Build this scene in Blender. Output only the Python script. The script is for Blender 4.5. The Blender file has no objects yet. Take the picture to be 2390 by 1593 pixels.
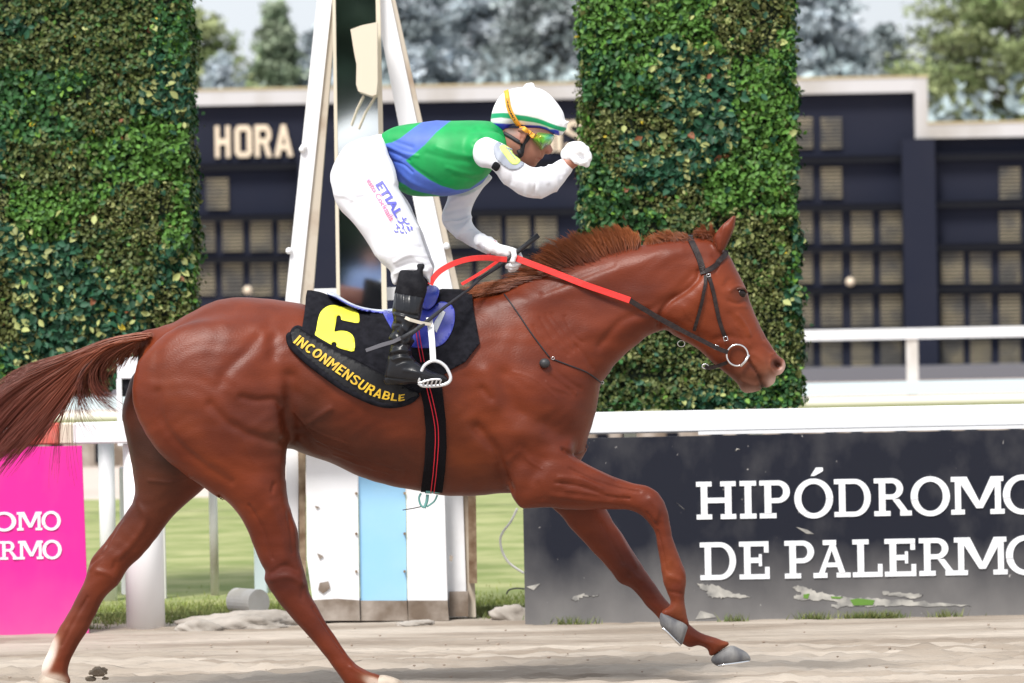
import bpy, bmesh, math, random
import numpy as np
from mathutils import Vector, Matrix
from mathutils.bvhtree import BVHTree
from mathutils.geometry import tessellate_polygon
random.seed(7); rng = np.random.default_rng(7)
SC = bpy.context.scene
COL = SC.collection
# ---------------------------------------------------------------- camera, sky, sun, exposure
FPX, CY, CH = 12194.0, -20.0, 1.7
HORIZ, ROLL = 579.0, math.radians(-1.1)
pitch = math.atan((796.5-HORIZ)/FPX)
MC = Matrix.Rotation(math.radians(90)-pitch, 3, 'X') @ Matrix.Rotation(ROLL, 3, 'Z')
cd = bpy.data.cameras.new('camera'); cam = bpy.data.objects.new('camera', cd); COL.objects.link(cam)
cam.matrix_world = Matrix.Translation((0, CY, CH)) @ MC.to_4x4()
cd.sensor_width = 36; cd.lens = 36*FPX/2390; cd.clip_start = 0.5; cd.clip_end = 3000
cd.dof.use_dof = True; cd.dof.focus_distance = 19.85; cd.dof.aperture_fstop = 5.4
SC.camera = cam
W = bpy.data.worlds.new('World'); SC.world = W; W.use_nodes = True
nt = W.node_tree; nt.nodes.clear()
wo = nt.nodes.new('ShaderNodeOutputWorld'); bg = nt.nodes.new('ShaderNodeBackground'); sky = nt.nodes.new('ShaderNodeTexSky')
sky.sky_type = 'NISHITA'; sky.sun_disc = False; sky.sun_elevation = math.radians(54); sky.sun_rotation = math.radians(208)
sky.air_density = 1.0; sky.dust_density = 2.0; sky.ozone_density = 1.0
tc = nt.nodes.new('ShaderNodeTexCoord'); nz = nt.nodes.new('ShaderNodeTexNoise'); nz.inputs['Scale'].default_value = 2.2; nz.inputs['Detail'].default_value = 6
rp = nt.nodes.new('ShaderNodeValToRGB'); rp.color_ramp.elements[0].position = .36; rp.color_ramp.elements[1].position = .56
rp.color_ramp.elements[0].color = (.72,.72,.72,1)
mx = nt.nodes.new('ShaderNodeMix'); mx.data_type = 'RGBA'
nt.links.new(tc.outputs['Generated'], nz.inputs['Vector']); nt.links.new(nz.outputs[0], rp.inputs[0]); nt.links.new(rp.outputs[0], mx.inputs[0])
nt.links.new(sky.outputs[0], mx.inputs[6]); mx.inputs[7].default_value = (11.6, 12.3, 13.2, 1)
nt.links.new(mx.outputs[2], bg.inputs[0]); bg.inputs[1].default_value = 0.055; nt.links.new(bg.outputs[0], wo.inputs[0])
sl = bpy.data.lights.new('sun', 'SUN'); sl.energy = 3.1; sl.angle = math.radians(16); sl.color = (1, .96, .9)
so = bpy.data.objects.new('sun', sl); COL.objects.link(so)
sdir = Vector((math.sin(math.radians(208))*math.cos(math.radians(54)), math.cos(math.radians(208))*math.cos(math.radians(54)), math.sin(math.radians(54))))
so.rotation_euler = sdir.to_track_quat('Z', 'Y').to_euler(); so.location = (0, 0, 30)
SC.view_settings.view_transform = 'Standard'; SC.view_settings.look = 'None'; SC.view_settings.gamma = 1
SC.view_settings.exposure = 0.60
SC.cycles.max_bounces = 6
# ---------------------------------------------------------------- helpers
MCn = np.array(MC)
ZF = {'N': (0,0,1), 'A': (700,150,2.904), 'B': (1050,480,2.7506), 'C': (600,600,2.614), 'D': (0,650,1.6627), 'E': (1100,950,2.4388),
      'F': (500,950,2.4387), 'G': (0,0,2.24), 'H': (600,0,2.24), 'I': (1300,0,2.1587), 'J': (1700,600,3.136), 'K': (1500,950,2.438),
      'L': (1550,500,3.4844), 'M': (650,650,4.706), 'Q': (300,650,2.6138), 'R': (1000,600,2.614), 'S': (1130,180,6.533),
      'U': (1100,520,10.695), 'V': (0,780,3.7326), 'W': (0,1000,2.6446)}
def Z(s):
    """'B 10,20 30,40 F 1,2' -> picture points (photo pixels); a letter switches the tracing frame"""
    out = []; fr = ZF['N']
    for t in s.split():
        if t in ZF: fr = ZF[t]; continue
        a = t.split(','); out.append((fr[0]+float(a[0])/fr[2], fr[1]+float(a[1])/fr[2]))
    return out
def P(px, py, Y=0.0):
    d = MCn @ np.array([(px-1195)/FPX, -(py-796.5)/FPX, -1.0]); t = (Y-CY)/d[1]
    return np.array([d[0]*t, Y, CH+d[2]*t])
def PV(p, Y=0.0): return Vector(P(p[0], p[1], Y))
def ray(p):
    d = MCn @ np.array([(p[0]-1195)/FPX, -(p[1]-796.5)/FPX, -1.0]); return Vector(d/np.linalg.norm(d))
CAMV = Vector((0, CY, CH))
def proj(v):
    q = (v - np.array([0, CY, CH])) @ MCn
    return np.stack([1195+FPX*q[:,0]/-q[:,2], 796.5-FPX*q[:,1]/-q[:,2]], 1)
def cr(pts, n=5, closed=True):
    p = np.array(pts, float); N = len(p); out = []
    rngi = range(N) if closed else range(N-1)
    for i in rngi:
        if closed: a, b, c, d = p[(i-1)%N], p[i], p[(i+1)%N], p[(i+2)%N]
        else: a, b, c, d = p[max(i-1,0)], p[i], p[i+1], p[min(i+2,N-1)]
        for k in range(n):
            t = k/n; out.append(.5*((2*b)+(c-a)*t+(2*a-5*b+4*c-d)*t*t+(3*b-a-3*c+d)*t**3))
    if not closed: out.append(p[-1])
    return np.array(out)
def link(o, parent=None):
    COL.objects.link(o)
    if parent: o.parent = parent
    return o
def tag(o, label=None, cat=None, group=None, kind=None):
    if label: o['label'] = label
    if cat: o['category'] = cat
    if group: o['group'] = group
    if kind: o['kind'] = kind
    return o
def empty(name, label, cat, loc=(0,0,0), group=None):
    o = bpy.data.objects.new(name, None); o.empty_display_size = .1; o.location = loc; COL.objects.link(o)
    return tag(o, label, cat, group)
def mesh(name, v, f, m, parent=None, smooth=False, col=None, midx=None):
    me = bpy.data.meshes.new(name)
    v = np.asarray(v, float)
    q = parent
    while q is not None: v = v - np.array(q.location); q = q.parent
    if isinstance(f, np.ndarray) and f.ndim == 2:
        nf, k = f.shape
        me.vertices.add(len(v)); me.vertices.foreach_set('co', v.astype(np.float32).ravel())
        me.loops.add(nf*k); me.loops.foreach_set('vertex_index', f.astype(np.int32).ravel())
        me.polygons.add(nf); me.polygons.foreach_set('loop_start', np.arange(0, nf*k, k, dtype=np.int32))
        me.update(calc_edges=True); me.validate()
    else:
        me.from_pydata([tuple(x) for x in v], [], [tuple(int(j) for j in q) for q in f]); me.update()
    for mm in (m if isinstance(m, (list, tuple)) else [m]): me.materials.append(mm)
    if midx is not None: me.polygons.foreach_set('material_index', np.asarray(midx, np.int32))
    if smooth: me.polygons.foreach_set('use_smooth', np.ones(len(me.polygons), bool))
    if col is not None:
        a = me.attributes.new('Col', 'FLOAT_COLOR', 'POINT'); c = np.ones((len(v), 4), np.float32); c[:, :3] = col; a.data.foreach_set('color', c.ravel())
    o = bpy.data.objects.new(name, me); link(o, parent); return o
class MB:
    def __init__(s): s.v = []; s.f = []; s.m = []
    def add(s, v, f, mi=0):
        n = len(s.v); s.v += [tuple(map(float, x)) for x in v]; s.f += [tuple(i+n for i in q) for q in f]; s.m += [mi]*len(f)
    def box(s, c, h, M=None, mi=0, bev=0):
        hx, hy, hz = h
        if bev:
            b = min(bev, hx*.9, hy*.9, hz*.9); V = []; idx = {}
            bm = bmesh.new(); bmesh.ops.create_cube(bm, size=2)
            for q in bm.verts: q.co = Vector((q.co.x*hx, q.co.y*hy, q.co.z*hz))
            bmesh.ops.bevel(bm, geom=bm.edges[:], offset=b, segments=1, affect='EDGES', profile=.5)
            V = [q.co.copy() for q in bm.verts]; F = [[w.index for w in q.verts] for q in bm.faces]; bm.free()
        else:
            V = [Vector((x*hx, y*hy, z*hz)) for x in (-1,1) for y in (-1,1) for z in (-1,1)]
            F = [(0,1,3,2),(4,6,7,5),(0,4,5,1),(2,3,7,6),(0,2,6,4),(1,5,7,3)]
        c = Vector(c); V = [(M @ q if M else q)+c for q in V]; s.add(V, F, mi)
    def prism(s, poly, y0, y1, mi=0):
        """poly: list of (x,z) world, extruded from y0 to y1"""
        n = len(poly); V = [(p[0], y0, p[1]) for p in poly]+[(p[0], y1, p[1]) for p in poly]
        T = tessellate_polygon([[Vector((p[0], p[1], 0)) for p in poly]])
        F = [tuple(t) for t in T]+[tuple(i+n for i in reversed(t)) for t in T]+[(i, (i+1)%n, (i+1)%n+n, i+n) for i in range(n)]
        s.add(V, F, mi)
    def tube(s, pts, r, n=8, mi=0, closed=False, flat=1.0, up=None):
        pts = [Vector(p) for p in pts]; N = len(pts); rs = r if hasattr(r, '__len__') else [r]*N
        V = []; prev = None
        for i, p in enumerate(pts):
            t = (pts[(i+1)%N]-pts[i-1]) if closed else (pts[min(i+1,N-1)]-pts[max(i-1,0)])
            t.normalize(); u = Vector(up) if up else (prev if prev else (Vector((0,1,0)) if abs(t.y) < .9 else Vector((1,0,0))))
            a = (u - t*u.dot(t)).normalized(); prev = a; b = t.cross(a)
            for k in range(n):
                w = 2*math.pi*k/n; V.append(p+a*math.cos(w)*rs[i]*flat+b*math.sin(w)*rs[i])
        F = []
        for i in range(N if closed else N-1):
            j = (i+1)%N
            for k in range(n): F.append((i*n+k, i*n+(k+1)%n, j*n+(k+1)%n, j*n+k))
        if not closed: F += [tuple(range(n-1,-1,-1)), tuple((N-1)*n+k for k in range(n))]
        s.add(V, F, mi)
    def sphere(s, c, r, n=12, mi=0):
        rx, ry, rz = r if hasattr(r, '__len__') else (r, r, r); V = [(c[0], c[1], c[2]+rz)]; F = []
        m = n//2
        for i in range(1, m):
            for k in range(n):
                a = math.pi*i/m; w = 2*math.pi*k/n; V.append((c[0]+rx*math.sin(a)*math.cos(w), c[1]+ry*math.sin(a)*math.sin(w), c[2]+rz*math.cos(a)))
        V.append((c[0], c[1], c[2]-rz)); L = len(V)-1
        for k in range(n):
            F.append((0, 1+k, 1+(k+1)%n)); F.append((L, L-n+(k+1)%n, L-n+k))
        for i in range(m-2):
            for k in range(n): F.append((1+i*n+k, 1+(i+1)*n+k, 1+(i+1)*n+(k+1)%n, 1+i*n+(k+1)%n))
        s.add(V, F, mi)
    def build_each(s, name, m, parent=None, smooth=False):
        p = list(range(len(s.v)))
        def fd(i):
            while p[i] != i: p[i] = p[p[i]]; i = p[i]
            return i
        for f in s.f:
            for a in f[1:]: p[fd(a)] = fd(f[0])
        G = {}
        for f in s.f: G.setdefault(fd(f[0]), []).append(f)
        for fs in G.values():
            ids = sorted({i for f in fs for i in f}); mp = {i: k for k, i in enumerate(ids)}; mesh(name, [s.v[i] for i in ids], [tuple(mp[i] for i in f) for f in fs], m, parent, smooth)
    def build(s, name, m, parent=None, smooth=False): return mesh(name, s.v, s.f, m, parent, smooth, midx=s.m)
# ---- materials
def mat(name, c, rough=.6, attr=False, c2=None, scale=8, detail=4, bump=0, bscale=60, metal=0, spec=.5, coat=0, sub=0, trans=0, stretch=None, lo=.35, hi=.65, sheen=0, bdist=.01):
    m = bpy.data.materials.new(name); m.use_nodes = True; n = m.node_tree; b = n.nodes['Principled BSDF']
    b.inputs['Base Color'].default_value = (*c, 1); b.inputs['Roughness'].default_value = rough; b.inputs['Metallic'].default_value = metal
    b.inputs['Specular IOR Level'].default_value = spec; b.inputs['Coat Weight'].default_value = coat; b.inputs['Coat Roughness'].default_value = .25
    b.inputs['Transmission Weight'].default_value = trans; b.inputs['Sheen Weight'].default_value = sheen
    if sub: b.inputs['Subsurface Weight'].default_value = sub; b.inputs['Subsurface Radius'].default_value = (.02,.008,.004)
    tc = n.nodes.new('ShaderNodeTexCoord'); mp = n.nodes.new('ShaderNodeMapping'); n.links.new(tc.outputs['Object'], mp.inputs[0])
    if stretch: mp.inputs['Scale'].default_value = stretch
    src = None
    if attr:
        at = n.nodes.new('ShaderNodeAttribute'); at.attribute_name = 'Col'; src = at.outputs['Color']
    if c2 is not None:
        t = n.nodes.new('ShaderNodeTexNoise'); t.inputs['Scale'].default_value = scale; t.inputs['Detail'].default_value = detail
        n.links.new(mp.outputs[0], t.inputs['Vector'])
        r = n.nodes.new('ShaderNodeValToRGB'); r.color_ramp.elements[0].position = lo; r.color_ramp.elements[1].position = hi
        n.links.new(t.outputs[0], r.inputs[0])
        x = n.nodes.new('ShaderNodeMix'); x.data_type = 'RGBA'
        if attr:
            x.blend_type = 'MULTIPLY'; x.inputs[0].default_value = 1; n.links.new(src, x.inputs[6]); n.links.new(r.outputs[0], x.inputs[7])
            r.color_ramp.elements[0].color = (*c2, 1); r.color_ramp.elements[1].color = (1.05,1.05,1.05,1)
        else:
            n.links.new(r.outputs[0], x.inputs[0]); x.inputs[6].default_value = (*c, 1); x.inputs[7].default_value = (*c2, 1)
        src = x.outputs[2]
    if src is not None: n.links.new(src, b.inputs['Base Color'])
    if bump:
        t = n.nodes.new('ShaderNodeTexNoise'); t.inputs['Scale'].default_value = bscale; t.inputs['Detail'].default_value = 5
        n.links.new(mp.outputs[0], t.inputs['Vector'])
        bp = n.nodes.new('ShaderNodeBump'); bp.inputs['Strength'].default_value = bump; bp.inputs['Distance'].default_value = bdist
        n.links.new(t.outputs[0], bp.inputs['Height']); n.links.new(bp.outputs[0], b.inputs['Normal'])
    return m
# ---- volume modeller: inflated silhouettes and tapered capsules joined by smooth union
def sdist(gx, gz, poly):
    """signed distance, positive inside"""
    d2 = np.full(gx.shape, 1e9); ins = np.zeros(gx.shape, bool)
    n = len(poly)
    for i in range(n):
        a = poly[i]; b = poly[(i+1)%n]; e = b-a; L = e@e
        if L < 1e-14: continue
        wx = gx-a[0]; wz = gz-a[1]; t = np.clip((wx*e[0]+wz*e[1])/L, 0, 1)
        d2 = np.minimum(d2, (wx-e[0]*t)**2+(wz-e[1]*t)**2)
        c = (a[1] > gz) != (b[1] > gz)
        if c.any():
            with np.errstate(divide='ignore', invalid='ignore'):
                ins ^= c & (gx < (b[0]-a[0])*(gz-a[1])/(b[1]-a[1]+1e-30)+a[0])
    d = np.sqrt(d2); return np.where(ins, d, -d)
def poisson(mask, h):
    u = None
    for s in (8, 4, 2, 1):
        m = mask[::s, ::s]; hh = h*s
        if u is None: w = np.zeros(m.shape)
        else:
            w = np.repeat(np.repeat(u, 2, 0), 2, 1)[:m.shape[0], :m.shape[1]]
            if w.shape != m.shape: w = np.pad(w, ((0, m.shape[0]-w.shape[0]), (0, m.shape[1]-w.shape[1])), mode='edge')
        w = w*m
        for _ in range(160):
            q = np.pad(w, 1); w = ((q[2:,1:-1]+q[:-2,1:-1]+q[1:-1,2:]+q[1:-1,:-2])*.25+hh*hh*.5)*m
        u = w
    return u
class Vol:
    def __init__(s, lo, hi, h):
        s.h = h; s.lo = np.array(lo, float); s.n = np.ceil((np.array(hi)-s.lo)/h).astype(int)+1
        s.F = np.ones(s.n, np.float32)*.5
        s.ax = [s.lo[i]+h*np.arange(s.n[i]) for i in range(3)]
    def rangei(s, i, a, b): return max(0, int((a-s.lo[i])/s.h)), min(s.n[i], int((b-s.lo[i])/s.h)+2)
    def comb(s, sl, f, k, sub=False):
        A = s.F[sl]
        if sub: s.F[sl] = np.maximum(A, -f); return
        hh = np.clip(.5+.5*(A-f)/k, 0, 1); s.F[sl] = (A*(1-hh)+f*hh-k*hh*(1-hh)).astype(np.float32)
    def sil(s, pts, nodes, k=.02, sm=5, ref=0.0, pw=2.5, closed=True):
        """pts photo px outline; nodes: (px,py,R,w,yc)"""
        poly = cr(pts, sm) if sm > 1 else np.array(pts, float)
        poly = np.array([P(q[0], q[1], ref)[[0,2]] for q in poly])
        mg = max(.04, k*1.3)
        i0, i1 = s.rangei(0, poly[:,0].min()-mg, poly[:,0].max()+mg); k0, k1 = s.rangei(2, poly[:,1].min()-mg, poly[:,1].max()+mg)
        gx, gz = np.meshgrid(s.ax[0][i0:i1], s.ax[2][k0:k1], indexing='ij')
        a = sdist(gx, gz, poly); msk = a > 0; u = poisson(msk, s.h)
        deep = a > 2.6*s.h
        g = np.where(deep, u/np.maximum(a, 1e-9), 0.0); wt = deep.astype(float)
        for _ in range(int(mg/s.h)+8):
            G = np.pad(g*wt, 1); Wt = np.pad(wt, 1)
            sw = Wt[2:,1:-1]+Wt[:-2,1:-1]+Wt[1:-1,2:]+Wt[1:-1,:-2]; sg = G[2:,1:-1]+G[:-2,1:-1]+G[1:-1,2:]+G[1:-1,:-2]
            new = (wt == 0) & (sw > 0); g = np.where(new, sg/np.maximum(sw, 1), g); wt = np.where(new, 1.0, wt)
        nd = []
        for q in nodes:
            yc = q[4]; p = P(q[0], q[1], ref); nd.append((p[0], p[2], q[2], q[3], yc))
        Wt = 0; R = 0; w = 0; yc = 0
        for q in nd:
            b = 1/((gx-q[0])**2+(gz-q[1])**2+4e-4)**(pw/2); Wt = Wt+b; R = R+b*q[2]; w = w+b*q[3]; yc = yc+b*q[4]
        R = R/Wt; w = w/Wt; yc = yc/Wt
        g = np.where(wt == 0, 2*R, g); U = a*g
        y0 = min(q[4]-q[3] for q in nd)-mg-.02; y1 = max(q[4]+q[3] for q in nd)+mg+.02
        j0, j1 = s.rangei(1, y0, y1); Y = s.ax[1][j0:j1][None,:,None]
        R3 = R[:,None,:]; G = U[:,None,:]-((Y-yc[:,None,:])*(R/w)[:,None,:])**2
        f = -G/(R3+np.sqrt(np.maximum(R3*R3-G, 0)))
        f = f*np.minimum(1, (w/R)[:,None,:]**.5)
        s.comb((slice(i0,i1), slice(j0,j1), slice(k0,k1)), f, k)
    def cap(s, pts, k=.01, sub=False):
        """pts: list of (x,y,z,r) world"""
        for (a, b) in zip(pts[:-1], pts[1:]):
            a = np.array(a, float); b = np.array(b, float); m = max(a[3], b[3])+k*1.3+.01
            sl = []
            for i in range(3):
                q = s.rangei(i, min(a[i], b[i])-m, max(a[i], b[i])+m); sl.append(slice(*q))
            X = s.ax[0][sl[0]][:,None,None]-a[0]; Y = s.ax[1][sl[1]][None,:,None]-a[1]; Zz = s.ax[2][sl[2]][None,None,:]-a[2]
            e = (b-a)[:3]; L = max(e@e, 1e-12); t = np.clip((X*e[0]+Y*e[1]+Zz*e[2])/L, 0, 1)
            f = np.sqrt((X-e[0]*t)**2+(Y-e[1]*t)**2+(Zz-e[2]*t)**2)-(a[3]+(b[3]-a[3])*t)
            s.comb(tuple(sl), f, k, sub)
    def capx(s, pts, k=.01):
        """pts: (px,py,Y,r)"""
        s.cap([(*P(q[0], q[1], q[2]), q[3]) for q in pts], k)
    def iso(s, off=0.0, smooth=2):
        F = s.F-off; F[0]=F[-1]=.5; F[:,0]=F[:,-1]=.5; F[:,:,0]=F[:,:,-1]=.5
        n = np.array(F.shape); sg = F < 0
        c = np.zeros(n-1, np.int8)
        for i in (0,1):
            for j in (0,1):
                for k in (0,1): c += sg[i:n[0]-1+i, j:n[1]-1+j, k:n[2]-1+k]
        act = (c > 0) & (c < 8); idx = np.full(n-1, -1, np.int64); I = np.argwhere(act); idx[act] = np.arange(len(I))
        S = np.zeros((len(I), 3)); C = np.zeros(len(I))
        crn = [(i,j,k) for i in (0,1) for j in (0,1) for k in (0,1)]
        val = {q: F[I[:,0]+q[0], I[:,1]+q[1], I[:,2]+q[2]].astype(float) for q in crn}
        for q in crn:
            for ax in range(3):
                if q[ax]: continue
                r = list(q); r[ax] = 1; r = tuple(r); A = val[q]; B = val[r]; cross = (A < 0) != (B < 0)
                t = np.where(cross, A/np.where(cross, A-B, 1), 0); p = np.zeros((len(I), 3)); p[:] = q; p[:, ax] = t
                S += p*cross[:, None]; C += cross
        V = s.lo+(I+S/C[:, None])*s.h
        quads = []
        for ax in range(3):
            sl0 = [slice(1, n[0]-1), slice(1, n[1]-1), slice(1, n[2]-1)]; sl1 = list(sl0)
            sl0[ax] = slice(0, n[ax]-1); sl1[ax] = slice(1, n[ax])
            A = sg[tuple(sl0)]; B = sg[tuple(sl1)]; E = np.argwhere(A != B)
            if not len(E): continue
            inside = A[tuple(E.T)]; o = np.array([1,1,1]); o[ax] = 0; E = E+o
            b, c2 = [(1,2),(2,0),(0,1)][ax]
            db = np.zeros(3, int); db[b] = 1; dc = np.zeros(3, int); dc[c2] = 1
            g = lambda q: idx[q[:,0], q[:,1], q[:,2]]
            q = np.stack([g(E-db-dc), g(E-dc), g(E), g(E-db)], 1)
            q[~inside] = q[~inside][:, ::-1]; quads.append(q)
        Q = np.concatenate(quads); Q = Q[(Q >= 0).all(1)]
        for it in range(smooth):
            for lam in (.5, -.52):
                V = V+lam*(lap(V, Q)-V)
        return V, Q
def lap(V, Q):
    S = np.zeros_like(V); C = np.zeros(len(V))
    for i in range(4):
        a = Q[:, i]; b = Q[:, (i+1)%4]
        for ax in range(3):
            S[:, ax] += np.bincount(a, V[b, ax], len(V))+np.bincount(b, V[a, ax], len(V))
        C += np.bincount(a, minlength=len(V))+np.bincount(b, minlength=len(V))
    return S/np.maximum(C, 1)[:, None]
def vnorm(V, Q):
    n = np.cross(V[Q[:,2]]-V[Q[:,0]], V[Q[:,3]]-V[Q[:,1]]); N = np.zeros_like(V)
    for i in range(4):
        for ax in range(3): N[:, ax] += np.bincount(Q[:, i], n[:, ax], len(V))
    return N/np.maximum(np.linalg.norm(N, axis=1), 1e-9)[:, None]
def segd(p, path):
    d = np.full(len(p), 1e9)
    for a, b in zip(path[:-1], path[1:]):
        e = b-a; L = max(e@e, 1e-9); t = np.clip(((p-a)@e)/L, 0, 1); d = np.minimum(d, np.linalg.norm(p-a-e*t[:, None], axis=1))
    return d
def strokes(V, Q, lst, sel):
    """lst: (trace, radius px, amplitude m); pushes the surface along its normal"""
    Nn = vnorm(V, Q); pp = proj(V); D = np.zeros(len(V))
    for s, r, a in lst:
        path = cr(Z(s), 4, False) if len(Z(s)) > 1 else np.array(Z(s)*2)
        lo = path.min(0)-3*r; hi = path.max(0)+3*r; m = sel & (pp > lo).all(1) & (pp < hi).all(1)
        if not m.any(): continue
        d = segd(pp[m], path); D[m] += a*np.exp(-(d/r)**2)
    w = np.clip(np.abs(Nn[:, 1])*1.6, 0, 1)
    return V+Nn*(D*w)[:, None]
def nz3(V, f, seed):
    R = np.random.default_rng(seed); q = np.zeros(len(V)); W_ = V+.35/f*np.stack([np.sin(V[:,1]*f*2.1+R.random()*6)+np.sin(V[:,2]*f*1.3+R.random()*6), np.sin(V[:,2]*f*1.7+R.random()*6), np.sin(V[:,0]*f*1.9+R.random()*6)+np.sin(V[:,1]*f*1.1)], 1)
    for _ in range(5): k = R.normal(0, 1, 3); k = k/np.linalg.norm(k)*f*R.uniform(.6, 1.5); q += np.sin(W_@k+R.random()*6)
    return q/2.4
def wrinkle(V, Q, amp, f, seed, ax=None, st=2.5, msk=None):
    U = V.copy()
    if ax is not None: a = np.array(ax, float); a /= np.linalg.norm(a); U = U/st+np.outer(U@a, a)*(1-1/st)
    n = nz3(U, f, seed); d = (1-np.minimum(np.abs(n), 1))**3*amp-amp*.25+nz3(V, f*.5, seed+9)*amp*.4
    if msk is not None: d = d*msk
    return V+vnorm(V, Q)*d[:, None]
def bvh(V, Q): return BVHTree.FromPolygons([tuple(x) for x in V], [tuple(int(i) for i in q) for q in Q])
def hit(B, p):
    r = ray(p); h = B.ray_cast(CAMV, r); return (h[0], h[1]) if h[0] else None
def hitn(B, p, fy=0.0, last=[None]):
    """hit, or when the ray misses the nearest point of the surface"""
    h = hit(B, p)
    if h: return h
    q = B.find_nearest(PV(p, fy)); return q[0], q[1]
def patch(pts, B, off, sub=0, sm=4, cell=7, fy=0.0):
    """flat outline in the photo draped on surface B: returns verts, faces"""
    poly = cr(pts, sm) if sm > 1 else np.array(pts, float)
    bm = bmesh.new(); vs = [bm.verts.new((q[0], q[1], 0)) for q in poly]; bm.faces.new(vs)
    lo = poly.min(0); hi = poly.max(0)
    for ax in (0, 1):
        x = lo[ax]+cell*.5
        while x < hi[ax]:
            no = [0,0,0]; no[ax] = 1; co = [0,0,0]; co[ax] = x
            bmesh.ops.bisect_plane(bm, geom=bm.verts[:]+bm.edges[:]+bm.faces[:], plane_co=co, plane_no=no); x += cell
    bmesh.ops.remove_doubles(bm, verts=bm.verts[:], dist=.01)
    bmesh.ops.triangulate(bm, faces=[f for f in bm.faces if len(f.verts) > 4])
    bm.verts.index_update(); V = []; 
    for q in bm.verts:
        h = hitn(B, (q.co.x, q.co.y), fy); V.append(h[0]+h[1]*off*.6-ray((q.co.x, q.co.y))*off*.4)
    F = [[w.index for w in f.verts] for f in bm.faces]; bm.free()
    return V, F
def orient(V, F, d=(0,-1,0)):
    d = Vector(d); out = []
    for f in F:
        n = (Vector(V[f[1]])-Vector(V[f[0]])).cross(Vector(V[f[2]])-Vector(V[f[1]])); out.append(tuple(f) if n.dot(d) > 0 else tuple(reversed(f)))
    return out
def ppatch(name, pts, B, off, m, parent, th=.003, sm=4, cell=7, mirror=False, fy=0.0, smooth=True):
    V, F = patch(pts, B, off, sm=sm, cell=cell, fy=fy); F = orient(V, F); V = [tuple(v) for v in V]
    for k in range(2 if mirror else 1):
        o = mesh(name, [(v[0], -v[1], v[2]) for v in V] if k else V, [tuple(reversed(f)) for f in F] if k else F, m, parent, smooth)
        if k == 0: o0 = o
        if th:
            s = o.modifiers.new('thickness', 'SOLIDIFY'); s.thickness = th; s.offset = 1
    return o0
def strap(pts3, nrm, w, th, mb, mi=0):
    """flat band through 3-D points with surface normals"""
    N = len(pts3); V = []; ws = np.interp(np.linspace(0, 1, N), np.linspace(0, 1, len(w)), w) if hasattr(w, '__len__') else [w]*N
    for i in range(N):
        t = (pts3[min(i+1,N-1)]-pts3[max(i-1,0)]).normalized(); n = nrm[i]; s = t.cross(n).normalized(); n = s.cross(t).normalized(); h = ws[i]/2
        for a, b in ((-1, 0), (-.92, 1), (.92, 1), (1, 0)): V.append(pts3[i]+s*h*a+n*(th*b))
    F = []
    for i in range(N-1):
        for k in range(4): F.append((i*4+k, i*4+(k+1)%4, (i+1)*4+(k+1)%4, (i+1)*4+k))
    F += [(3,2,1,0), tuple((N-1)*4+k for k in range(4))]; mb.add(V, F, mi)
def sstrap(mb, trace, B, w, th=.003, off=.001, n=6, mi=0, fy=0.0):
    path = cr(Z(trace), n, False); H = [hitn(B, tuple(p), fy) for p in path]
    strap([h[0]+h[1]*off for h in H], [h[1] for h in H], w, th, mb, mi)
def textmesh(body, size=1.0, bold=0.0, extr=0):
    cu = bpy.data.curves.new('t', 'FONT'); cu.body = body; cu.size = size; cu.offset = bold; cu.fill_mode = 'FRONT'; cu.extrude = extr; cu.resolution_u = 4
    ob = bpy.data.objects.new('t', cu); me = ob.to_mesh(); V = [v.co.copy() for v in me.vertices]; F = [tuple(p.vertices) for p in me.polygons]
    ob.to_mesh_clear(); bpy.data.objects.remove(ob); bpy.data.curves.remove(cu); return V, F
# ---------------------------------------------------------------- horse
def m_coat():
    m = mat('chestnut_coat', (.3,.08,.03), rough=.43, attr=True, c2=(.66,.58,.54), scale=4, detail=10, bump=.2, bscale=120, stretch=(1,1,2.2), spec=.30, bdist=.006)
    return m
M_coat = m_coat()
horse = empty('horse', 'chestnut racehorse galloping to the right with the jockey on its back', 'horse', loc=(0, 0, 0))
hv = Vol((-1.98, -.36, -.03), (1.12, .36, 1.88), .0062)
MAIN = ("D 620,196 690,160 760,120 830,88 900,74 980,73 1060,80 1130,91 1180,100 N 760,726 820,737 880,738 940,730 1000,716 1060,700 1110,688 1160,684 "
 "B 330,540 500,455 700,385 900,330 1100,280 1300,240 1450,222 1540,213 1600,205 1660,205 1700,215 1745,270 1790,310 1812,350 1850,430 1888,500 1908,545 1930,620 1962,700 2003,790 2040,860 2082,925 2112,965 2140,985 2153,1010 2151,1045 2125,1080 2095,1092 2092,1120 2070,1148 2030,1167 2004,1158 1998,1180 1955,1196 1900,1200 1870,1183 1852,1150 1800,1100 1740,1050 1690,1008 1640,962 1590,920 1540,885 1495,862 1440,832 1400,803 1360,800 1315,815 1262,840 1215,880 1160,922 1110,970 1060,1020 1012,1090 972,1140 957,1200 950,1260 935,1330 905,1430 885,1500 870,1568 "
 "E 690,160 675,205 655,250 630,292 N 1335,1100 1290,1140 1235,1152 1193,1150 F 1600,492 1500,503 1320,503 1180,478 1080,462 940,430 800,382 650,312 500,260 440,236 "
 "N 640,1050 560,1062 470,1030 400,975 350,910 322,862 325,820 340,790 D 578,240 595,215")
hv.sil(Z(MAIN), [(450,880,.28,.265,0),(600,860,.3,.27,0),(800,900,.32,.275,0),(1000,920,.35,.265,0),(1150,930,.36,.235,0),(1290,980,.28,.2,0),
  (1200,760,.26,.15,0),(1320,720,.22,.105,0),(1430,660,.2,.085,0),(1560,640,.17,.085,0),(1630,740,.15,.092,0),(1700,720,.13,.082,0),(1745,810,.1,.062,0),(1790,860,.07,.055,0),(1740,890,.06,.05,0),(390,800,.2,.16,0)], sm=4)
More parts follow.
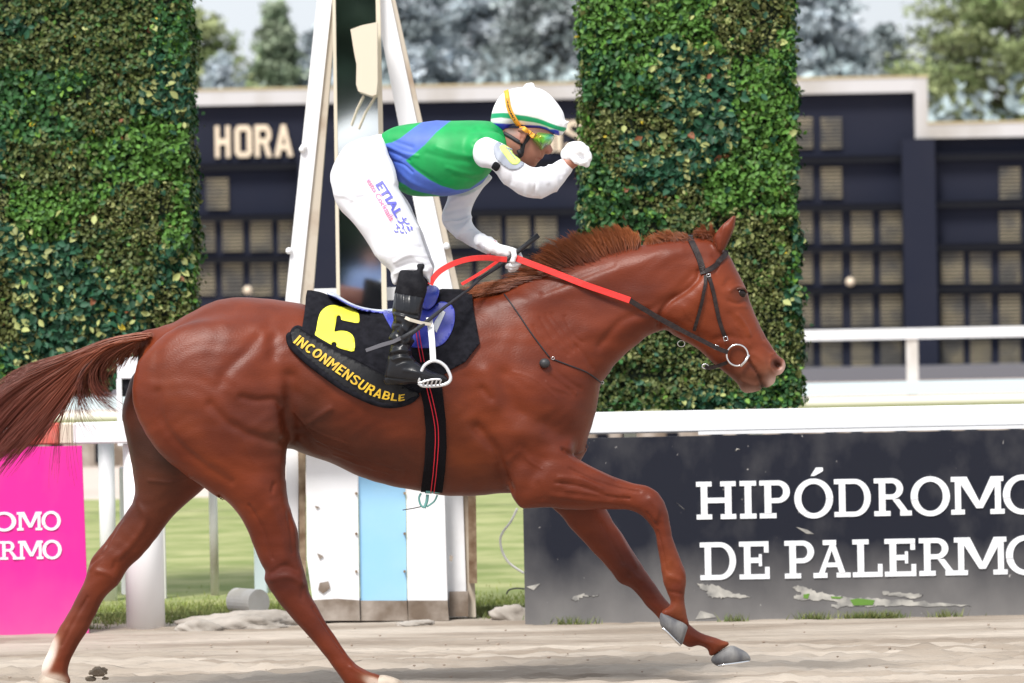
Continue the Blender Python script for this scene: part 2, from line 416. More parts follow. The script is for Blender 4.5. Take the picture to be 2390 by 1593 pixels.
# near hind leg
HL = ("N 420,760 560,740 660,790 700,900 D 1130,600 1118,670 1113,760 F 420,420 430,520 460,620 485,700 492,800 510,880 535,970 555,1050 600,1130 650,1220 700,1290 750,1370 805,1436 870,1478 950,1507 1010,1535 1040,1560 1020,1600 900,1600 "
 "820,1600 770,1575 735,1530 680,1455 620,1375 560,1305 500,1238 430,1160 370,1085 320,1012 298,965 300,920 280,880 250,815 225,750 195,675 150,598 90,530 40,490 D 880,858 800,803 720,747 640,682 580,602 545,532 527,470 525,410 535,360 560,300")
hv.sil(Z(HL), [(450,850,.22,.13,-.15),(600,900,.22,.13,-.155),(600,1060,.17,.1,-.16),(620,1160,.1,.075,-.155),(640,1260,.07,.052,-.15),(655,1350,.058,.045,-.15),(710,1420,.043,.034,-.15),(770,1510,.04,.032,-.15),(830,1570,.045,.036,-.15),(900,1590,.04,.035,-.15)], k=.03, sm=4)
# far hind leg
FL = ("D 640,300 900,500 950,640 900,740 800,808 760,842 700,892 650,942 600,1012 540,1083 480,1142 452,1190 400,1240 370,1292 330,1372 290,1435 258,1500 250,1540 262,1575 "
 "240,1600 190,1592 155,1575 148,1545 150,1512 165,1478 190,1420 215,1370 245,1320 270,1275 300,1215 318,1175 330,1130 345,1090 390,1038 440,968 490,898 510,858 512,800 500,720 480,620 465,530 480,450 520,360")
hv.sil(Z(FL), [(400,950,.2,.1,.11),(380,1080,.15,.09,.12),(330,1200,.09,.065,.14),(250,1300,.07,.05,.15),(225,1370,.055,.044,.15),(160,1470,.045,.034,.15),(120,1560,.045,.036,.15)], k=.03, sm=4)
# near fore leg
NL = ("E 420,110 560,180 580,262 620,296 700,340 800,384 900,419 985,436 1040,462 1075,500 1100,548 1116,600 1126,660 1142,740 1172,820 1197,880 1216,940 1214,1000 1208,1060 1214,1130 1224,1180 1232,1235 "
 "1180,1215 1120,1190 1080,1180 1078,1150 1095,1135 1122,1118 1126,1085 1108,1040 1090,990 1076,920 1066,850 1052,765 1040,700 1012,658 985,626 940,592 870,572 750,572 600,575 500,568 430,560 330,566 282,562 250,530 225,480 200,420 180,330 200,200 300,120")
hv.sil(Z(NL), [(1230,1080,.16,.1,-.115),(1300,1130,.13,.085,-.125),(1400,1150,.08,.06,-.125),(1480,1160,.07,.05,-.125),(1530,1185,.06,.048,-.125),(1560,1260,.038,.032,-.125),(1575,1340,.05,.036,-.125),(1585,1400,.045,.034,-.125),(1575,1440,.05,.038,-.125)], k=.022, sm=4)
# far fore leg
FF = ("E 430,300 640,380 780,600 812,662 862,732 912,812 953,872 1002,950 1052,1022 1102,1092 1140,1140 1190,1200 1232,1236 1300,1290 1375,1318 1430,1338 1480,1360 1430,1400 1370,1432 1352,1395 1300,1372 1250,1382 1210,1362 1165,1335 1120,1280 1070,1212 "
 "1040,1182 1000,1142 960,1092 912,1042 850,1012 800,952 760,902 700,842 640,772 570,702 508,622 450,570 380,480")
hv.sil(Z(FF), [(1300,1140,.13,.08,.115),(1370,1240,.09,.062,.13),(1440,1330,.065,.052,.135),(1500,1390,.045,.036,.135),(1570,1465,.042,.034,.135),(1620,1500,.045,.036,.135),(1680,1510,.04,.036,.135)], k=.022, sm=4)
# dock of the tail
hv.capx([(385,790,0,.04),(350,792,0,.030),(300,803,0,.021),(250,818,0,.014),(200,838,0,.008)], k=.03)
# ears
hv.sil(Z("B 1690,255 1686,205 1720,150 1770,98 1808,70 1822,62 1826,100 1812,160 1786,225 1752,285 1715,300"), [(1675,560,.03,.02,-.045),(1660,520,.022,.016,-.048)], k=.008, sm=4)
hv.sil(Z("B 1706,250 1702,205 1735,150 1785,96 1820,66 1835,56 1838,98 1824,160 1798,225 1765,285 1730,296"), [(1680,560,.03,.02,.045),(1665,520,.022,.016,.048)], k=.008, sm=4)
# cut: mouth slit, nostril
hv.cap([(*P(1814,850,-.072), .0135),(*P(1820,856,-.03), .008)], .004, True)
hv.cap([(*P(1814,850,.072), .0135),(*P(1820,856,.03), .008)], .004, True)
HVv, HVq = hv.iso(0.0, 2)
near = HVv[:, 1] < .03
up = proj(HVv)
body_near = near | (up[:, 1] < 1000)
S_BODY = [("Q 500,770 600,870 720,940 850,980 930,990", 12, -0.01079), ("Q 560,820 700,900 830,940", 21, 0.005394), ("Q 690,722 780,742 880,735 920,765", 9, -0.008091), ("Q 700,690 800,700 890,700", 18, 0.005394),
 ("Q 985,600 992,700 975,800 975,900 985,960", 19.5, -0.01978), ("Q 930,650 930,750 900,830 930,930", 24, 0.007192), ("Q 180,690 200,850 300,1000 450,1130 620,1240", 10.5, -0.007192), ("Q 260,720 300,880 420,1030 560,1130", 39, 0.005394),
 ("Q 880,370 880,470", 16.5, -0.01079), ("Q 800,300 840,330 900,330", 21, 0.005394), ("Q 790,370 680,480 600,560 560,640", 13.5, -0.006293), ("Q 840,430 740,540 660,640", 36, 0.005394), ("Q 180,380 160,600", 13.5, -0.003596),
 ("Q 420,730 500,760", 30, 0.005394), ("Q 850,870 920,1000 940,1120", 33, 0.007192), ("Q 1100,878 1160,840 1230,795", 7.5, 0.006293), ("Q 1050,700 1120,760 1200,720", 24, -0.005394), ("Q 1060,960 1150,1040 1260,1110", 15, -0.005394), ("Q 1040,990 1120,1060 1180,1090", 7.5, 0.004495),
 ("Q 1240,840 1300,1000 1330,1120", 16.5, -0.003596), ("Q 1360,830 1420,1000 1450,1140", 16.5, -0.003596), ("Q 1480,820 1540,1000 1560,1180", 16.5, -0.003596), ("Q 1600,830 1660,1000 1680,1200", 16.5, -0.003596),
 ("R 460,720 500,880 600,980 710,1030", 21.25, -0.013), ("R 560,1070 640,1120", 32.5, 0.014), ("R 360,700 380,820 400,900", 21.25, 0.01), ("R 240,740 260,900 300,1040", 22.5, -0.007), ("R 300,1040 410,1180 455,1310 495,1410", 13.75, -0.016), ("R 480,1180 520,1290 560,1380", 30, 0.01),
 ("R 660,760 760,860 860,960", 32.5, 0.008), ("R 700,1240 650,1320 600,1400", 15, -0.006), ("R 820,1175 900,1212 955,1195", 5, -0.012), ("R 640,1020 740,1120 800,1180", 18.75, 0.006),
 ("R 680,370 760,500 850,600", 3.25, -0.0035), ("R 715,350 800,470 880,575", 3.25, -0.0035), ("R 750,345 830,450 910,560", 3.25, -0.0035), ("R 830,360 880,470 940,520", 3.25, -0.003), ("R 640,420 700,520 780,610", 3.25, -0.003), ("R 900,540 960,610 1000,680", 5, -0.003),
 ("R 740,720 800,770 880,830", 4.375, -0.004), ("R 790,700 860,760 930,800", 4.375, -0.003), ("R 720,760 780,800 900,830", 3.75, 0.003), ("R 330,800 380,860", 8.75, -0.006), ("R 480,1240 560,1180 620,1230", 7.5, 0.003),
 ("B 1560,440 1450,560 1300,660 1100,740 960,900", 10, -.007), ("B 300,620 560,600 800,520 1000,430 1250,330 1480,290", 22, .009), ("B 600,560 840,460 1050,390", 7, -.004), ("B 1000,470 1200,400 1400,330", 26, .006), ("B 900,800 1100,760 1300,700", 22, .007),
 ("B 1600,420 1590,470 1520,540 1430,600 1360,680 1345,770", 7, -.013), ("B 1640,520 1560,620 1480,720 1500,800", 22, .010), ("B 1850,700 1900,770 1925,830", 4, .005), ("B 1800,700 1850,790 1880,850", 8, -.004), ("B 1960,640 1990,760 2020,850", 5, -.003),
 ("B 1700,860 1780,840 1860,850", 7, -.004), ("B 1700,460 1750,520 1790,480", 8, -.005), ("B 1790,610 1850,630 1905,600", 4, -.005), ("B 1800,545 1840,520 1890,530", 4, .006), ("B 1830,640 1900,650", 3, .003),
 ("B 1905,985 1950,1040 1985,1095 2003,1158", 2.6, -.011), ("B 2060,960 2110,940 2150,985", 3, .004), ("B 2060,985 2055,1040 2090,1080", 3, .005), ("B 1950,950 2020,1000 2040,1080", 7, .004), ("B 1880,1120 1950,1150 1990,1150", 5, .005), ("B 2070,940 2020,900", 5, -.003),
 ("B 2096,1008 2106,1024", 5, -.012), ("B 1690,320 1720,360 1700,420", 5, -.004), ("B 1760,120 1745,200 1730,280", 3.4, .004)]
S_BODY += [('Q 1010,820 1090,900 1200,960 1330,1010', 2.2, .0022), ('Q 1060,860 1120,960 1240,1040', 2, .002), ('Q 640,880 700,1000 760,1120', 2.4, .002), ('R 520,700 640,740 780,860', 2.2, .002), ('R 560,1150 600,1230 690,1290', 2.2, .0025), ('R 380,1180 420,1260', 3, .003), ('B 1840,760 1880,840 1930,900', 2.2, .0028), ('B 1790,700 1840,780 1880,800', 2, .0022), ('B 1500,640 1540,720 1600,760', 2.4, .002), ('Q 1150,1000 1300,1060 1500,1130 1650,1180', 2.6, -.0022), ('Q 1250,1080 1450,1150 1600,1190', 2.6, .002)]
S_LEG = [("E 560,350 700,415 850,462 960,480", 3.2, -.005), ("E 480,430 620,450 760,500 900,520", 3.2, -.006), ("E 500,400 620,410 740,460", 5, .004), ("E 460,500 600,520 800,540", 7, .005), ("E 540,470 700,490 850,510", 4, .003), ("E 640,330 800,410", 6, .004), ("E 380,440 400,520", 8, -.004),
 ("E 1020,520 1060,580 1050,640", 6, .005), ("E 1000,600 1060,680", 3, -.004), ("E 1090,640 1110,760 1140,880", 3, .003), ("E 1060,700 1090,820 1110,930", 2.5, -.004), ("E 1120,960 1180,980", 7, .004), ("E 1130,1050 1190,1060", 4, -.004), ("E 1180,900 1210,960", 5, .003),
 ("F 330,980 420,960 500,1000", 8, .006), ("F 330,940 400,900 470,930", 5, -.004), ("F 560,1140 650,1270 740,1400", 3, -.005), ("F 420,600 440,720 450,830", 5, -.004), ("F 200,560 280,700 330,860", 4, -.006), ("F 320,560 380,720 400,860", 12, .006), ("F 510,1000 500,1090", 5, -.003),
 ("F 780,1480 860,1530", 6, .006), ("F 620,1150 700,1280 790,1400", 4, .003), ("F 340,440 330,480", 5, -.005),
 ("W 750,560 690,660 640,760 560,830", 3.5, -.006), ("W 830,440 900,560 820,700 720,800", 8, .006), ("W 720,800 700,860", 4, -.004), ("W 600,880 680,900 720,960", 6, .005), ("W 540,1040 460,1180 380,1340", 3, -.005), ("W 920,320 1080,330 1180,290", 4, .004), ("W 620,790 560,870", 4, .004),
 ("E 800,640 860,760 940,900", 5, .004), ("E 740,660 820,800 900,960", 3, -.004), ("E 870,900 950,980", 6, .004), ("E 1260,1300 1330,1340", 5, .003)]
HVv = strokes(HVv, HVq, S_BODY, body_near)
HVv = strokes(HVv, HVq, S_LEG, np.ones(len(HVv), bool))
HVv = HVv + vnorm(HVv, HVq)*(.0010*np.sin(HVv[:,0]*37+4*np.sin(HVv[:,2]*21))*np.sin(HVv[:,2]*41+3*np.sin(HVv[:,0]*17)))[:, None]
# coat colours (points, socks, muzzle, bare skin between the thighs; body shade painted in)
HC = np.tile(np.array([.30,.082,.034]), (len(HVv), 1)); hp = proj(HVv)
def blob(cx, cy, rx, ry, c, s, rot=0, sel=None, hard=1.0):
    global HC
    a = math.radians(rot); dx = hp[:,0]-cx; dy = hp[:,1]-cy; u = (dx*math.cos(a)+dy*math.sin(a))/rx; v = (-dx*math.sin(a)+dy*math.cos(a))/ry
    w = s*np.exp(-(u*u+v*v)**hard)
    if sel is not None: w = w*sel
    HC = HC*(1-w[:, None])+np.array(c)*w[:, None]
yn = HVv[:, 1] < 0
blob(880,1060,340,70,(.14,.05,.03),.85,12); blob(720,980,70,110,(.12,.05,.032),.75); blob(430,960,30,150,(.42,.15,.05),.5,-30); blob(1120,1110,60,30,(.15,.05,.035),.6); blob(620,1020,90,60,(.2,.06,.035),.5,30); blob(690,1050,70,22,(.20,.13,.10),.6,30)  # belly and flank shade deepened in the coat colour
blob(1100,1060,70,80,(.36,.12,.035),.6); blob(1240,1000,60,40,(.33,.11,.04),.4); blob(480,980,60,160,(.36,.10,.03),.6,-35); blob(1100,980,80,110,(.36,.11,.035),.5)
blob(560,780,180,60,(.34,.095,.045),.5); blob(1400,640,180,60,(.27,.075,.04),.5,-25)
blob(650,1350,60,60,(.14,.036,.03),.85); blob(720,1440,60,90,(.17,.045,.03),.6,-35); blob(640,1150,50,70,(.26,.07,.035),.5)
blob(1470,1320,40,70,(.17,.045,.035),.8,-35,~yn); blob(1540,1400,30,70,(.17,.045,.035),.8,-35,~yn); blob(1520,1170,40,30,(.19,.05,.03),.6)
blob(1560,1330,28,60,(.36,.13,.055),.7); blob(1580,1370,20,16,(.2,.05,.03),.8); blob(1590,1430,30,25,(.38,.17,.09),.7); blob(1700,1510,30,22,(.36,.15,.08),.7)
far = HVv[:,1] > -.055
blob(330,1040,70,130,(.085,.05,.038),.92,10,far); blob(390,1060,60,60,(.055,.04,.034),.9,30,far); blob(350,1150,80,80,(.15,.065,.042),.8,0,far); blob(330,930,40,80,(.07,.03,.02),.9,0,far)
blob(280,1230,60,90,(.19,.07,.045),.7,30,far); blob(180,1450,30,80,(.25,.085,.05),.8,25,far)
blob(330,830,14,50,(.04,.022,.018),.95,15,HVv[:,1] > -.06)  # dark gap under the tail, shade painted on the buttock
blob(104,1540,22,62,(.70,.60,.53),.97,25,far,2); blob(120,1590,40,22,(.6,.5,.42),.95,0,far,2)
blob(885,1598,46,14,(.62,.52,.44),.9,25,yn,2)
blob(1740,890,55,36,(.24,.17,.16),.8,20); blob(1790,880,30,42,(.34,.24,.22),.8); blob(1742,914,32,12,(.6,.45,.4),.7); blob(1802,895,12,16,(.8,.62,.56),.7); blob(1735,830,40,22,(.2,.09,.06),.6,30)
blob(1826,862,12,26,(.85,.62,.56),.75,25); blob(1813,848,12,13,(.035,.006,.006),.98,0,None,2)  # pale nostril rim; the hollow's darkness is painted
blob(1727,684,19,17,(.035,.02,.018),.97,0,None,2); blob(1727,697,22,10,(.12,.045,.035),.7)
for q in Z("B 1905,985 1950,1040 1985,1095 2003,1158"): blob(q[0],q[1],8,8,(.035,.02,.018),.85)  # shade of the mouth crease painted along the groove
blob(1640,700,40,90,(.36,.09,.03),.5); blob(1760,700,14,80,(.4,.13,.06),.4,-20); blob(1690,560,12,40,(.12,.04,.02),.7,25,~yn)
blob(1640,750,90,110,(.46,.14,.045),.6); blob(1745,760,45,110,(.44,.135,.045),.5,-20); blob(500,960,150,90,(.2,.058,.035),.6); blob(1300,1000,50,60,(.2,.06,.035),.5); blob(1420,690,120,40,(.17,.045,.03),.6,-28)  # orange face tones; thigh, chest and neck shade deepened by colour
blob(1703,562,6,30,(.10,.035,.02),.8,25)
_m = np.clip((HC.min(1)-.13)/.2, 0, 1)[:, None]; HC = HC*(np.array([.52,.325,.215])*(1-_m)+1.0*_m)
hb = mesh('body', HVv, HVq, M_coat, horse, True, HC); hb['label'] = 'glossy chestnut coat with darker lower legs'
BH = bvh(HVv, HVq)
# hooves
M_hoof = mat('hoof_horn', (.085,.085,.095), rough=.6, c2=(.22,.215,.21), scale=18, bump=.2, bscale=80, stretch=(1,1,.4))
M_white_hoof = mat('pale_hoof', (.5,.42,.34), rough=.6, c2=(.3,.24,.19), scale=25)
M_steel = mat('polished_steel', (.75,.75,.76), rough=.22, metal=1)
def hoof(pts, nodes, m, ref, shoe=None):
    pp = np.array([P(q[0], q[1], ref) for q in pts]); v = Vol((pp[:,0].min()-.03, ref-.09, pp[:,2].min()-.03), (pp[:,0].max()+.03, ref+.09, pp[:,2].max()+.03), .0035)
    v.sil(pts, nodes, k=.003, sm=3, ref=ref); V, Q = v.iso(0, 3); o = mesh('hoof', V, Q, m, horse, True)
    if shoe:
        mb = MB(); a, b = [np.array(P(q[0], q[1], ref)) for q in shoe]; U = []
        for i in range(15):
            t = math.pi*i/14; c = a+(b-a)*(.12+.86*math.sin(t)); c[1] = ref+math.cos(t)*.046; U.append(c)
        mb.tube(U, .005, 6); mb.build('horseshoe', M_steel, o, True)
hoof(Z("E 1076,1174 1110,1172 1160,1196 1230,1236 1217,1300 1198,1352 1165,1342 1120,1285 1076,1238"), [(1572,1460,.055,.05,-.125)], M_hoof, -.125, Z("E 1074,1236 1190,1356"))
hoof(Z("E 1366,1428 1400,1398 1475,1356 1530,1374 1572,1400 1590,1432 1572,1447 1430,1476 1376,1458"), [(1700,1530,.05,.052,.135)], M_hoof, .135, Z("E 1376,1468 1585,1444"))
hoof(Z("F 880,1560 940,1525 1000,1530 1070,1560 1110,1600 1100,1625 900,1628 860,1600"), [(905,1600,.05,.052,-.15)], M_white_hoof, -.15)
hoof(Z("W 240,1530 300,1500 380,1530 430,1570 430,1620 300,1640 240,1600"), [(125,1600,.05,.052,.15)], M_white_hoof, .15)
# eye
M_eye = mat('dark_eye', (.010,.006,.005), rough=.12, spec=.35)
for sy in (-1, 1):
    h = hit(BH, (1729, 684))[0]; mb = MB(); mb.sphere((h.x, sy*(abs(h.y)-.010), h.z), (.023,.017,.018), 20); mb.build('eye', M_eye, horse, True)
    mb = MB(); mb.tube(cr([(h.x-.028,sy*(abs(h.y)+.002),h.z+.004),(h.x-.012,sy*(abs(h.y)+.006),h.z+.017),(h.x+.012,sy*(abs(h.y)+.004),h.z+.017),(h.x+.024,sy*(abs(h.y)-.006),h.z+.002)],5,False), .0045, 6)
    mesh('eyelid', mb.v, mb.f, M_coat, horse, True, np.tile([.09,.03,.02], (len(mb.v), 1)))
# hair
def hair(name, guides, n, m, parent, r0=.0017, r1=.0004, jit=.012, yj=.03, seg=10, c0=(.3,.08,.03), c1=(.12,.035,.02), tipj=.25, clump=40, seed=1, split=None):
    """guides: list of polylines [(px,py,Y)...] of equal length, neighbours are interpolated"""
    R = np.random.default_rng(seed); G = []
    for g in guides:
        w = np.array([P(*q) for q in g]); w = cr(w, 6, False); L = np.r_[0, np.cumsum(np.linalg.norm(np.diff(w, axis=0), axis=1))]; L /= L[-1]
        G.append(np.stack([np.interp(np.linspace(0, 1, seg+1), L, w[:, i]) for i in range(3)], 1))
    G = np.array(G); V = []; F = []; C = []; ng = len(G)
    cl = [(R.random()*(ng-1), R.normal(0, 1, 3)*jit*1.6, 1-tipj*R.random()) for _ in range(clump)]
    for i in range(n):
        t, off, ln = cl[R.integers(clump)]; t = np.clip(t+R.normal(0, .09), 0, ng-1.001)
        if split and int(t) in split: t = int(t)+(0.12*R.random() if t-int(t) < .5 else 1-.12*R.random())
        a = int(t); f = t-a; path = G[a]*(1-f)+G[a+1]*f
        ln = np.clip(ln*(1-R.random()*tipj*.7), .3, 1); s = np.linspace(0, ln, seg+1)*seg; k = np.minimum(s.astype(int), seg-1); fr = (s-k)[:, None]; path = path[k]*(1-fr)+path[k+1]*fr
        u = np.linspace(0, 1, seg+1)[:, None]
        path = path+off*u**1.3+R.normal(0, 1, 3)*jit*.6*u**1.5+np.array([R.normal(0,.004), R.normal(0, yj), R.normal(0,.004)])*(1-.5*u)
        path = path+np.sin(u*6+R.random()*6)*R.normal(0, 1, 3)*jit*.15*u
        rr = r0+(r1-r0)*u[:, 0]**1.5; tg = np.gradient(path, axis=0); tg /= np.linalg.norm(tg, axis=1)[:, None]+1e-9
        s1 = np.cross(tg, [0,1,0]); s1 /= np.linalg.norm(s1, axis=1)[:, None]+1e-9; s2 = np.cross(tg, s1)
        b = len(V)*1; base = i*(seg+1)*3
        ring = np.stack([path+s1*rr[:, None], path-s1*.5*rr[:, None]+s2*.87*rr[:, None], path-s1*.5*rr[:, None]-s2*.87*rr[:, None]], 1).reshape(-1, 3)
        V.append(ring); q = np.arange(seg)[:, None]*3+base
        for c in range(3): F.append(np.concatenate([q+c, q+(c+1)%3, q+3+(c+1)%3, q+3+c], 1))
        w = R.random()*.35+.6; cc = np.array(c0)*(1-u)+np.array(c1)*u; C.append(np.repeat(cc*w*1.25, 3, 0))
    return mesh(name, np.concatenate(V), np.concatenate(F), m, parent, True, np.concatenate(C))
M_hair = mat('coarse_hair', (.3,.1,.03), rough=.42, attr=True, spec=.5)
def gd(s, y0=0, y1=None, ends=None):
    z = Z(s); y1 = y0 if y1 is None else y1; return [(p[0], p[1], y0+(y1-y0)*i/(len(z)-1)) for i, p in enumerate(z)]
TG = [gd("V 1320,2 1100,22 880,85 640,190 420,262 180,352 -40,500 -240,640",0,0), gd("V 1310,8 1080,36 840,120 600,240 400,340 150,500 -60,700 -260,900",0,-.02), gd("V 1300,14 1060,50 820,150 590,300 400,440 160,650 -40,880 -240,1120",0,.02), gd("V 1280,20 1040,60 800,180 600,360 420,540 220,760 30,980 -160,1240",0,.03), gd("V 1260,26 1000,70 800,200 640,380 500,560 330,780 150,990 -60,1240",0,0),
 gd("V 1240,34 980,90 800,220 680,380 570,540 430,700 300,840 150,980",0,-.02)]
TG2 = [gd("V 1150,40 820,200 690,420 740,600 900,760",0,0), gd("V 1170,40 880,170 760,330 790,480 960,620",0,-.02), gd("V 1180,60 900,200 800,380 880,540 1080,680",0,0), gd("V 1190,60 960,200 880,350 940,500 1060,590",0,0)]
TG3 = [gd("V 1300,10 1200,60 1120,130 1050,230 1000,330",0,0), gd("V 1300,40 1240,90 1190,150 1150,200 1100,260",0,0), gd("V 1220,30 1100,100 1000,180 930,300 880,420",0,0)]
t1 = hair('tail', TG, 3400, M_hair, horse, r0=.0019, r1=.0006, jit=.013, yj=.024, seg=14, c0=(.33,.085,.032), c1=(.19,.045,.03), tipj=.22, clump=110, seed=3)
hair('tail_lock', TG2, 650, M_hair, horse, r0=.0018, r1=.0005, jit=.014, yj=.018, seg=14, c0=(.24,.06,.024), c1=(.12,.03,.02), tipj=.3, clump=40, seed=4)
hair('tail_lock', TG3, 450, M_hair, horse, r0=.0016, r1=.0004, jit=.008, yj=.016, seg=10, c0=(.26,.07,.024), c1=(.2,.055,.024), tipj=.4, clump=30, seed=5)
hair('tail_lock', [gd("V 900,150 700,500 600,720 560,960 540,1200"), gd("V 860,160 600,500 500,760 480,1200 500,1520"), gd("V 700,250 640,500 480,700 440,860 400,1000"), gd("V 880,300 760,560 860,740 960,830 1060,880")], 60, M_hair, horse, r0=.0011, r1=.0004, jit=.02, yj=.02, seg=14, c0=(.3,.09,.03), c1=(.14,.04,.02), tipj=.2, clump=26, seed=6)
MG = [gd("B 380,535 300,545 180,562 40,572",-.03,-.05), gd("B 450,500 320,520 180,545 60,560",-.02,-.04), gd("B 560,470 420,480 260,510 120,535",-.02,-.03), gd("B 680,430 560,440 440,465 330,495",-.02,-.03), gd("B 740,420 640,385 560,350 500,335",-.02,-.02),
 gd("B 790,400 710,345 630,295 560,270",-.01,-.02), gd("B 850,385 770,305 700,245 640,215",-.01,-.02), gd("B 920,365 860,290 800,230 745,198",-.01,-.01), gd("B 980,350 930,270 890,205 850,172",0,-.01), gd("B 1040,335 1010,260 970,190 935,145",0,-.01), gd("B 1100,320 1080,250 1050,180 1010,126",0,0),
 gd("B 1150,305 1140,240 1120,180 1080,132",0,0), gd("B 1190,298 1190,245 1180,195 1150,150",0,0), gd("B 1205,292 1215,260 1218,225 1205,180",0,0)]
MG2 = [gd("B 1230,290 1240,280 1250,265 1250,250",0,0), gd("B 1300,268 1290,240 1280,215 1265,200",0,0), gd("B 1380,252 1370,220 1345,195 1310,178",0,0), gd("B 1450,240 1440,210 1415,190 1380,175",0,0), gd("B 1520,228 1510,212 1490,200 1450,188",0,0), gd("B 1580,218 1570,212 1550,208 1530,206",0,0)]
MG3 = [gd("B 1600,212 1600,190 1580,180 1555,190",0,-.01), gd("B 1640,205 1630,175 1600,165 1565,172",0,-.01), gd("B 1675,205 1665,175 1640,160 1600,152",0,-.01), gd("B 1700,225 1690,200 1670,190 1640,195",-.02,-.04), gd("B 1705,240 1715,270 1710,290 1700,305",-.03,-.05)]
hair('mane', MG, 6500, M_hair, horse, r0=.0013, r1=.0004, jit=.006, yj=.018, seg=9, c0=(.13,.03,.012), c1=(.40,.12,.035), tipj=.24, clump=260, seed=7)
hair('mane', MG2, 2000, M_hair, horse, r0=.0012, r1=.0004, jit=.005, yj=.014, seg=8, c0=(.14,.035,.014), c1=(.36,.11,.035), tipj=.28, clump=90, seed=8)
hair('forelock', MG3, 900, M_hair, horse, r0=.0012, r1=.0004, jit=.007, yj=.012, seg=8, c0=(.16,.04,.016), c1=(.28,.08,.028), tipj=.4, clump=30, seed=9)
# ---------------------------------------------------------------- jockey
M_skin = mat('skin', (.42,.2,.13), rough=.5, attr=True, sub=.08, bump=.06, bscale=300)
M_jersey = mat('jersey_cloth', (0,.35,.1), rough=.55, attr=True, bump=.1, bscale=45, bdist=.006, c2=(.82,.82,.82), scale=12)
M_white = mat('white_cloth', (.70,.71,.76), rough=.6, bump=.22, bscale=22, bdist=.008, sheen=.1)
M_glove = mat('white_glove', (.78,.78,.8), rough=.7, bump=.2, bscale=90)
M_black = mat('black_cloth', (.008,.008,.011), rough=.85, bump=.2, bscale=120, c2=(.018,.018,.022), scale=30, spec=.15)
M_boot = mat('black_patent_leather', (.010,.011,.014), rough=.3, coat=.06, spec=.32, bump=.3, bscale=28, bdist=.006, c2=(.014,.015,.02), scale=14)
M_strap = mat('dark_strap', (.015,.015,.02), rough=.6)
jockey = empty('person', 'jockey in green and blue jersey, white breeches and white helmet, raising one fist', 'person', loc=(0,0,0))
bx = lambda: ((-.74,-.46,.98), (.32,.46,2.16))
def v_new(h): return Vol(*bx(), h)
TORSO = "A 512,520 560,470 640,430 760,405 900,386 1050,379 1200,378 1290,393 1350,425 1385,470 1405,530 1390,600 1340,670 1300,715 1250,780 1180,836 1100,872 1000,893 900,897 800,898 720,882 662,842 668,810 655,770 640,715 600,630 555,565"
TN = [(900,330,.14,.16,0),(970,370,.15,.175,0),(1060,350,.14,.19,0),(1130,340,.12,.18,0),(1160,330,.08,.11,0)]
ARM = "A 1172,590 1195,525 1255,494 1320,508 1385,540 1440,600 1480,640 1520,662 1570,690 1640,700 1700,680 1760,648 1800,640 1835,660 1846,695 1830,740 1790,800 1740,850 1680,888 1625,905 1570,908 1500,884 1430,838 1370,785 1335,735 1290,704 1225,695 1185,655"
AN = [(1130,350,.06,.058,-.185),(1180,390,.055,.05,-.21),(1240,430,.055,.048,-.215),(1300,410,.04,.038,-.18),(1328,385,.03,.03,-.16)]
FARM = "A 1030,820 1000,895 962,980 950,1038 965,1092 1010,1142 1080,1186 1160,1232 1250,1280 1285,1288 1305,1250 1335,1208 1270,1165 1195,1108 1162,1045 1166,990 1192,920 1240,835 1290,760 1200,700 1080,740"
FN = [(1110,420,.06,.055,.16),(1060,500,.055,.05,.17),(1090,550,.045,.042,.12),(1150,580,.03,.03,0)]
LEG = ("A 560,560 460,505 400,518 330,556 280,615 240,690 220,760 216,830 235,915 275,980 320,1035 370,1092 430,1172 500,1272 560,1342 615,1400 622,1440 650,1492 700,1450 760,1425 830,1430 868,1460 885,1490 893,1430 898,1370 875,1310 842,1220 802,1100 762,1010 702,900 664,838 655,780 640,715 600,630")
LN = [(800,370,.13,.13,-.06),(840,440,.12,.1,-.11),(900,520,.095,.085,-.19),(950,600,.075,.068,-.27),(975,650,.06,.06,-.305)]
PELV = "A 560,480 470,500 400,518 330,556 280,615 240,690 222,780 300,860 450,880 600,850 655,790 640,715 600,630 600,520"
def add_legs(v, k=.03):
    v.sil(Z(PELV), [(820,400,.13,.165,0),(880,390,.12,.16,0)], k=k, ref=0, sm=4)
    v.sil(Z(LEG), LN, k=k, ref=-.15, sm=4)
    v.sil(Z(LEG), [(a,b,c,d,-e) for a,b,c,d,e in LN], k=k, ref=-.15, sm=4)
def add_torso(v): v.sil(Z(TORSO), TN, k=.01, sm=4)
def add_near_arm(v, k=.012): v.sil(Z(ARM), AN, k=k, ref=-.19, sm=4)
def add_far_arm(v, k=.012): v.sil(Z(FARM), FN, k=k, ref=.1, sm=4)
FACE = "S 250,850 300,680 420,560 650,500 900,560 1040,720 1062,830 1050,905 1018,965 1005,1010 1014,1060 1016,1105 1000,1142 960,1164 922,1168 918,1190 893,1216 868,1232 846,1242 852,1262 832,1288 812,1306 800,1335 760,1368 690,1372 620,1345 540,1320 460,1360 380,1400 300,1300 250,1150 220,1000"
v = v_new(.0045); add_legs(v); add_torso(v); add_near_arm(v, .03); add_far_arm(v, .03)
v.capx([(962,650,-.322,.034),(955,700,-.332,.036),(944,780,-.335,.034),(932,850,-.335,.034),(985,880,-.335,.026)], .02)
v.capx([(962,650,.322,.034),(955,700,.332,.036),(944,780,.335,.034),(932,850,.335,.034),(985,880,.335,.026)], .02)
v.F += .012
v.sil(Z(FACE), [(1230,310,.09,.078,0),(1260,320,.075,.066,0),(1283,340,.04,.034,0),(1268,360,.045,.036,0),(1245,378,.05,.045,0),(1185,360,.07,.062,0)], k=.015, sm=4)
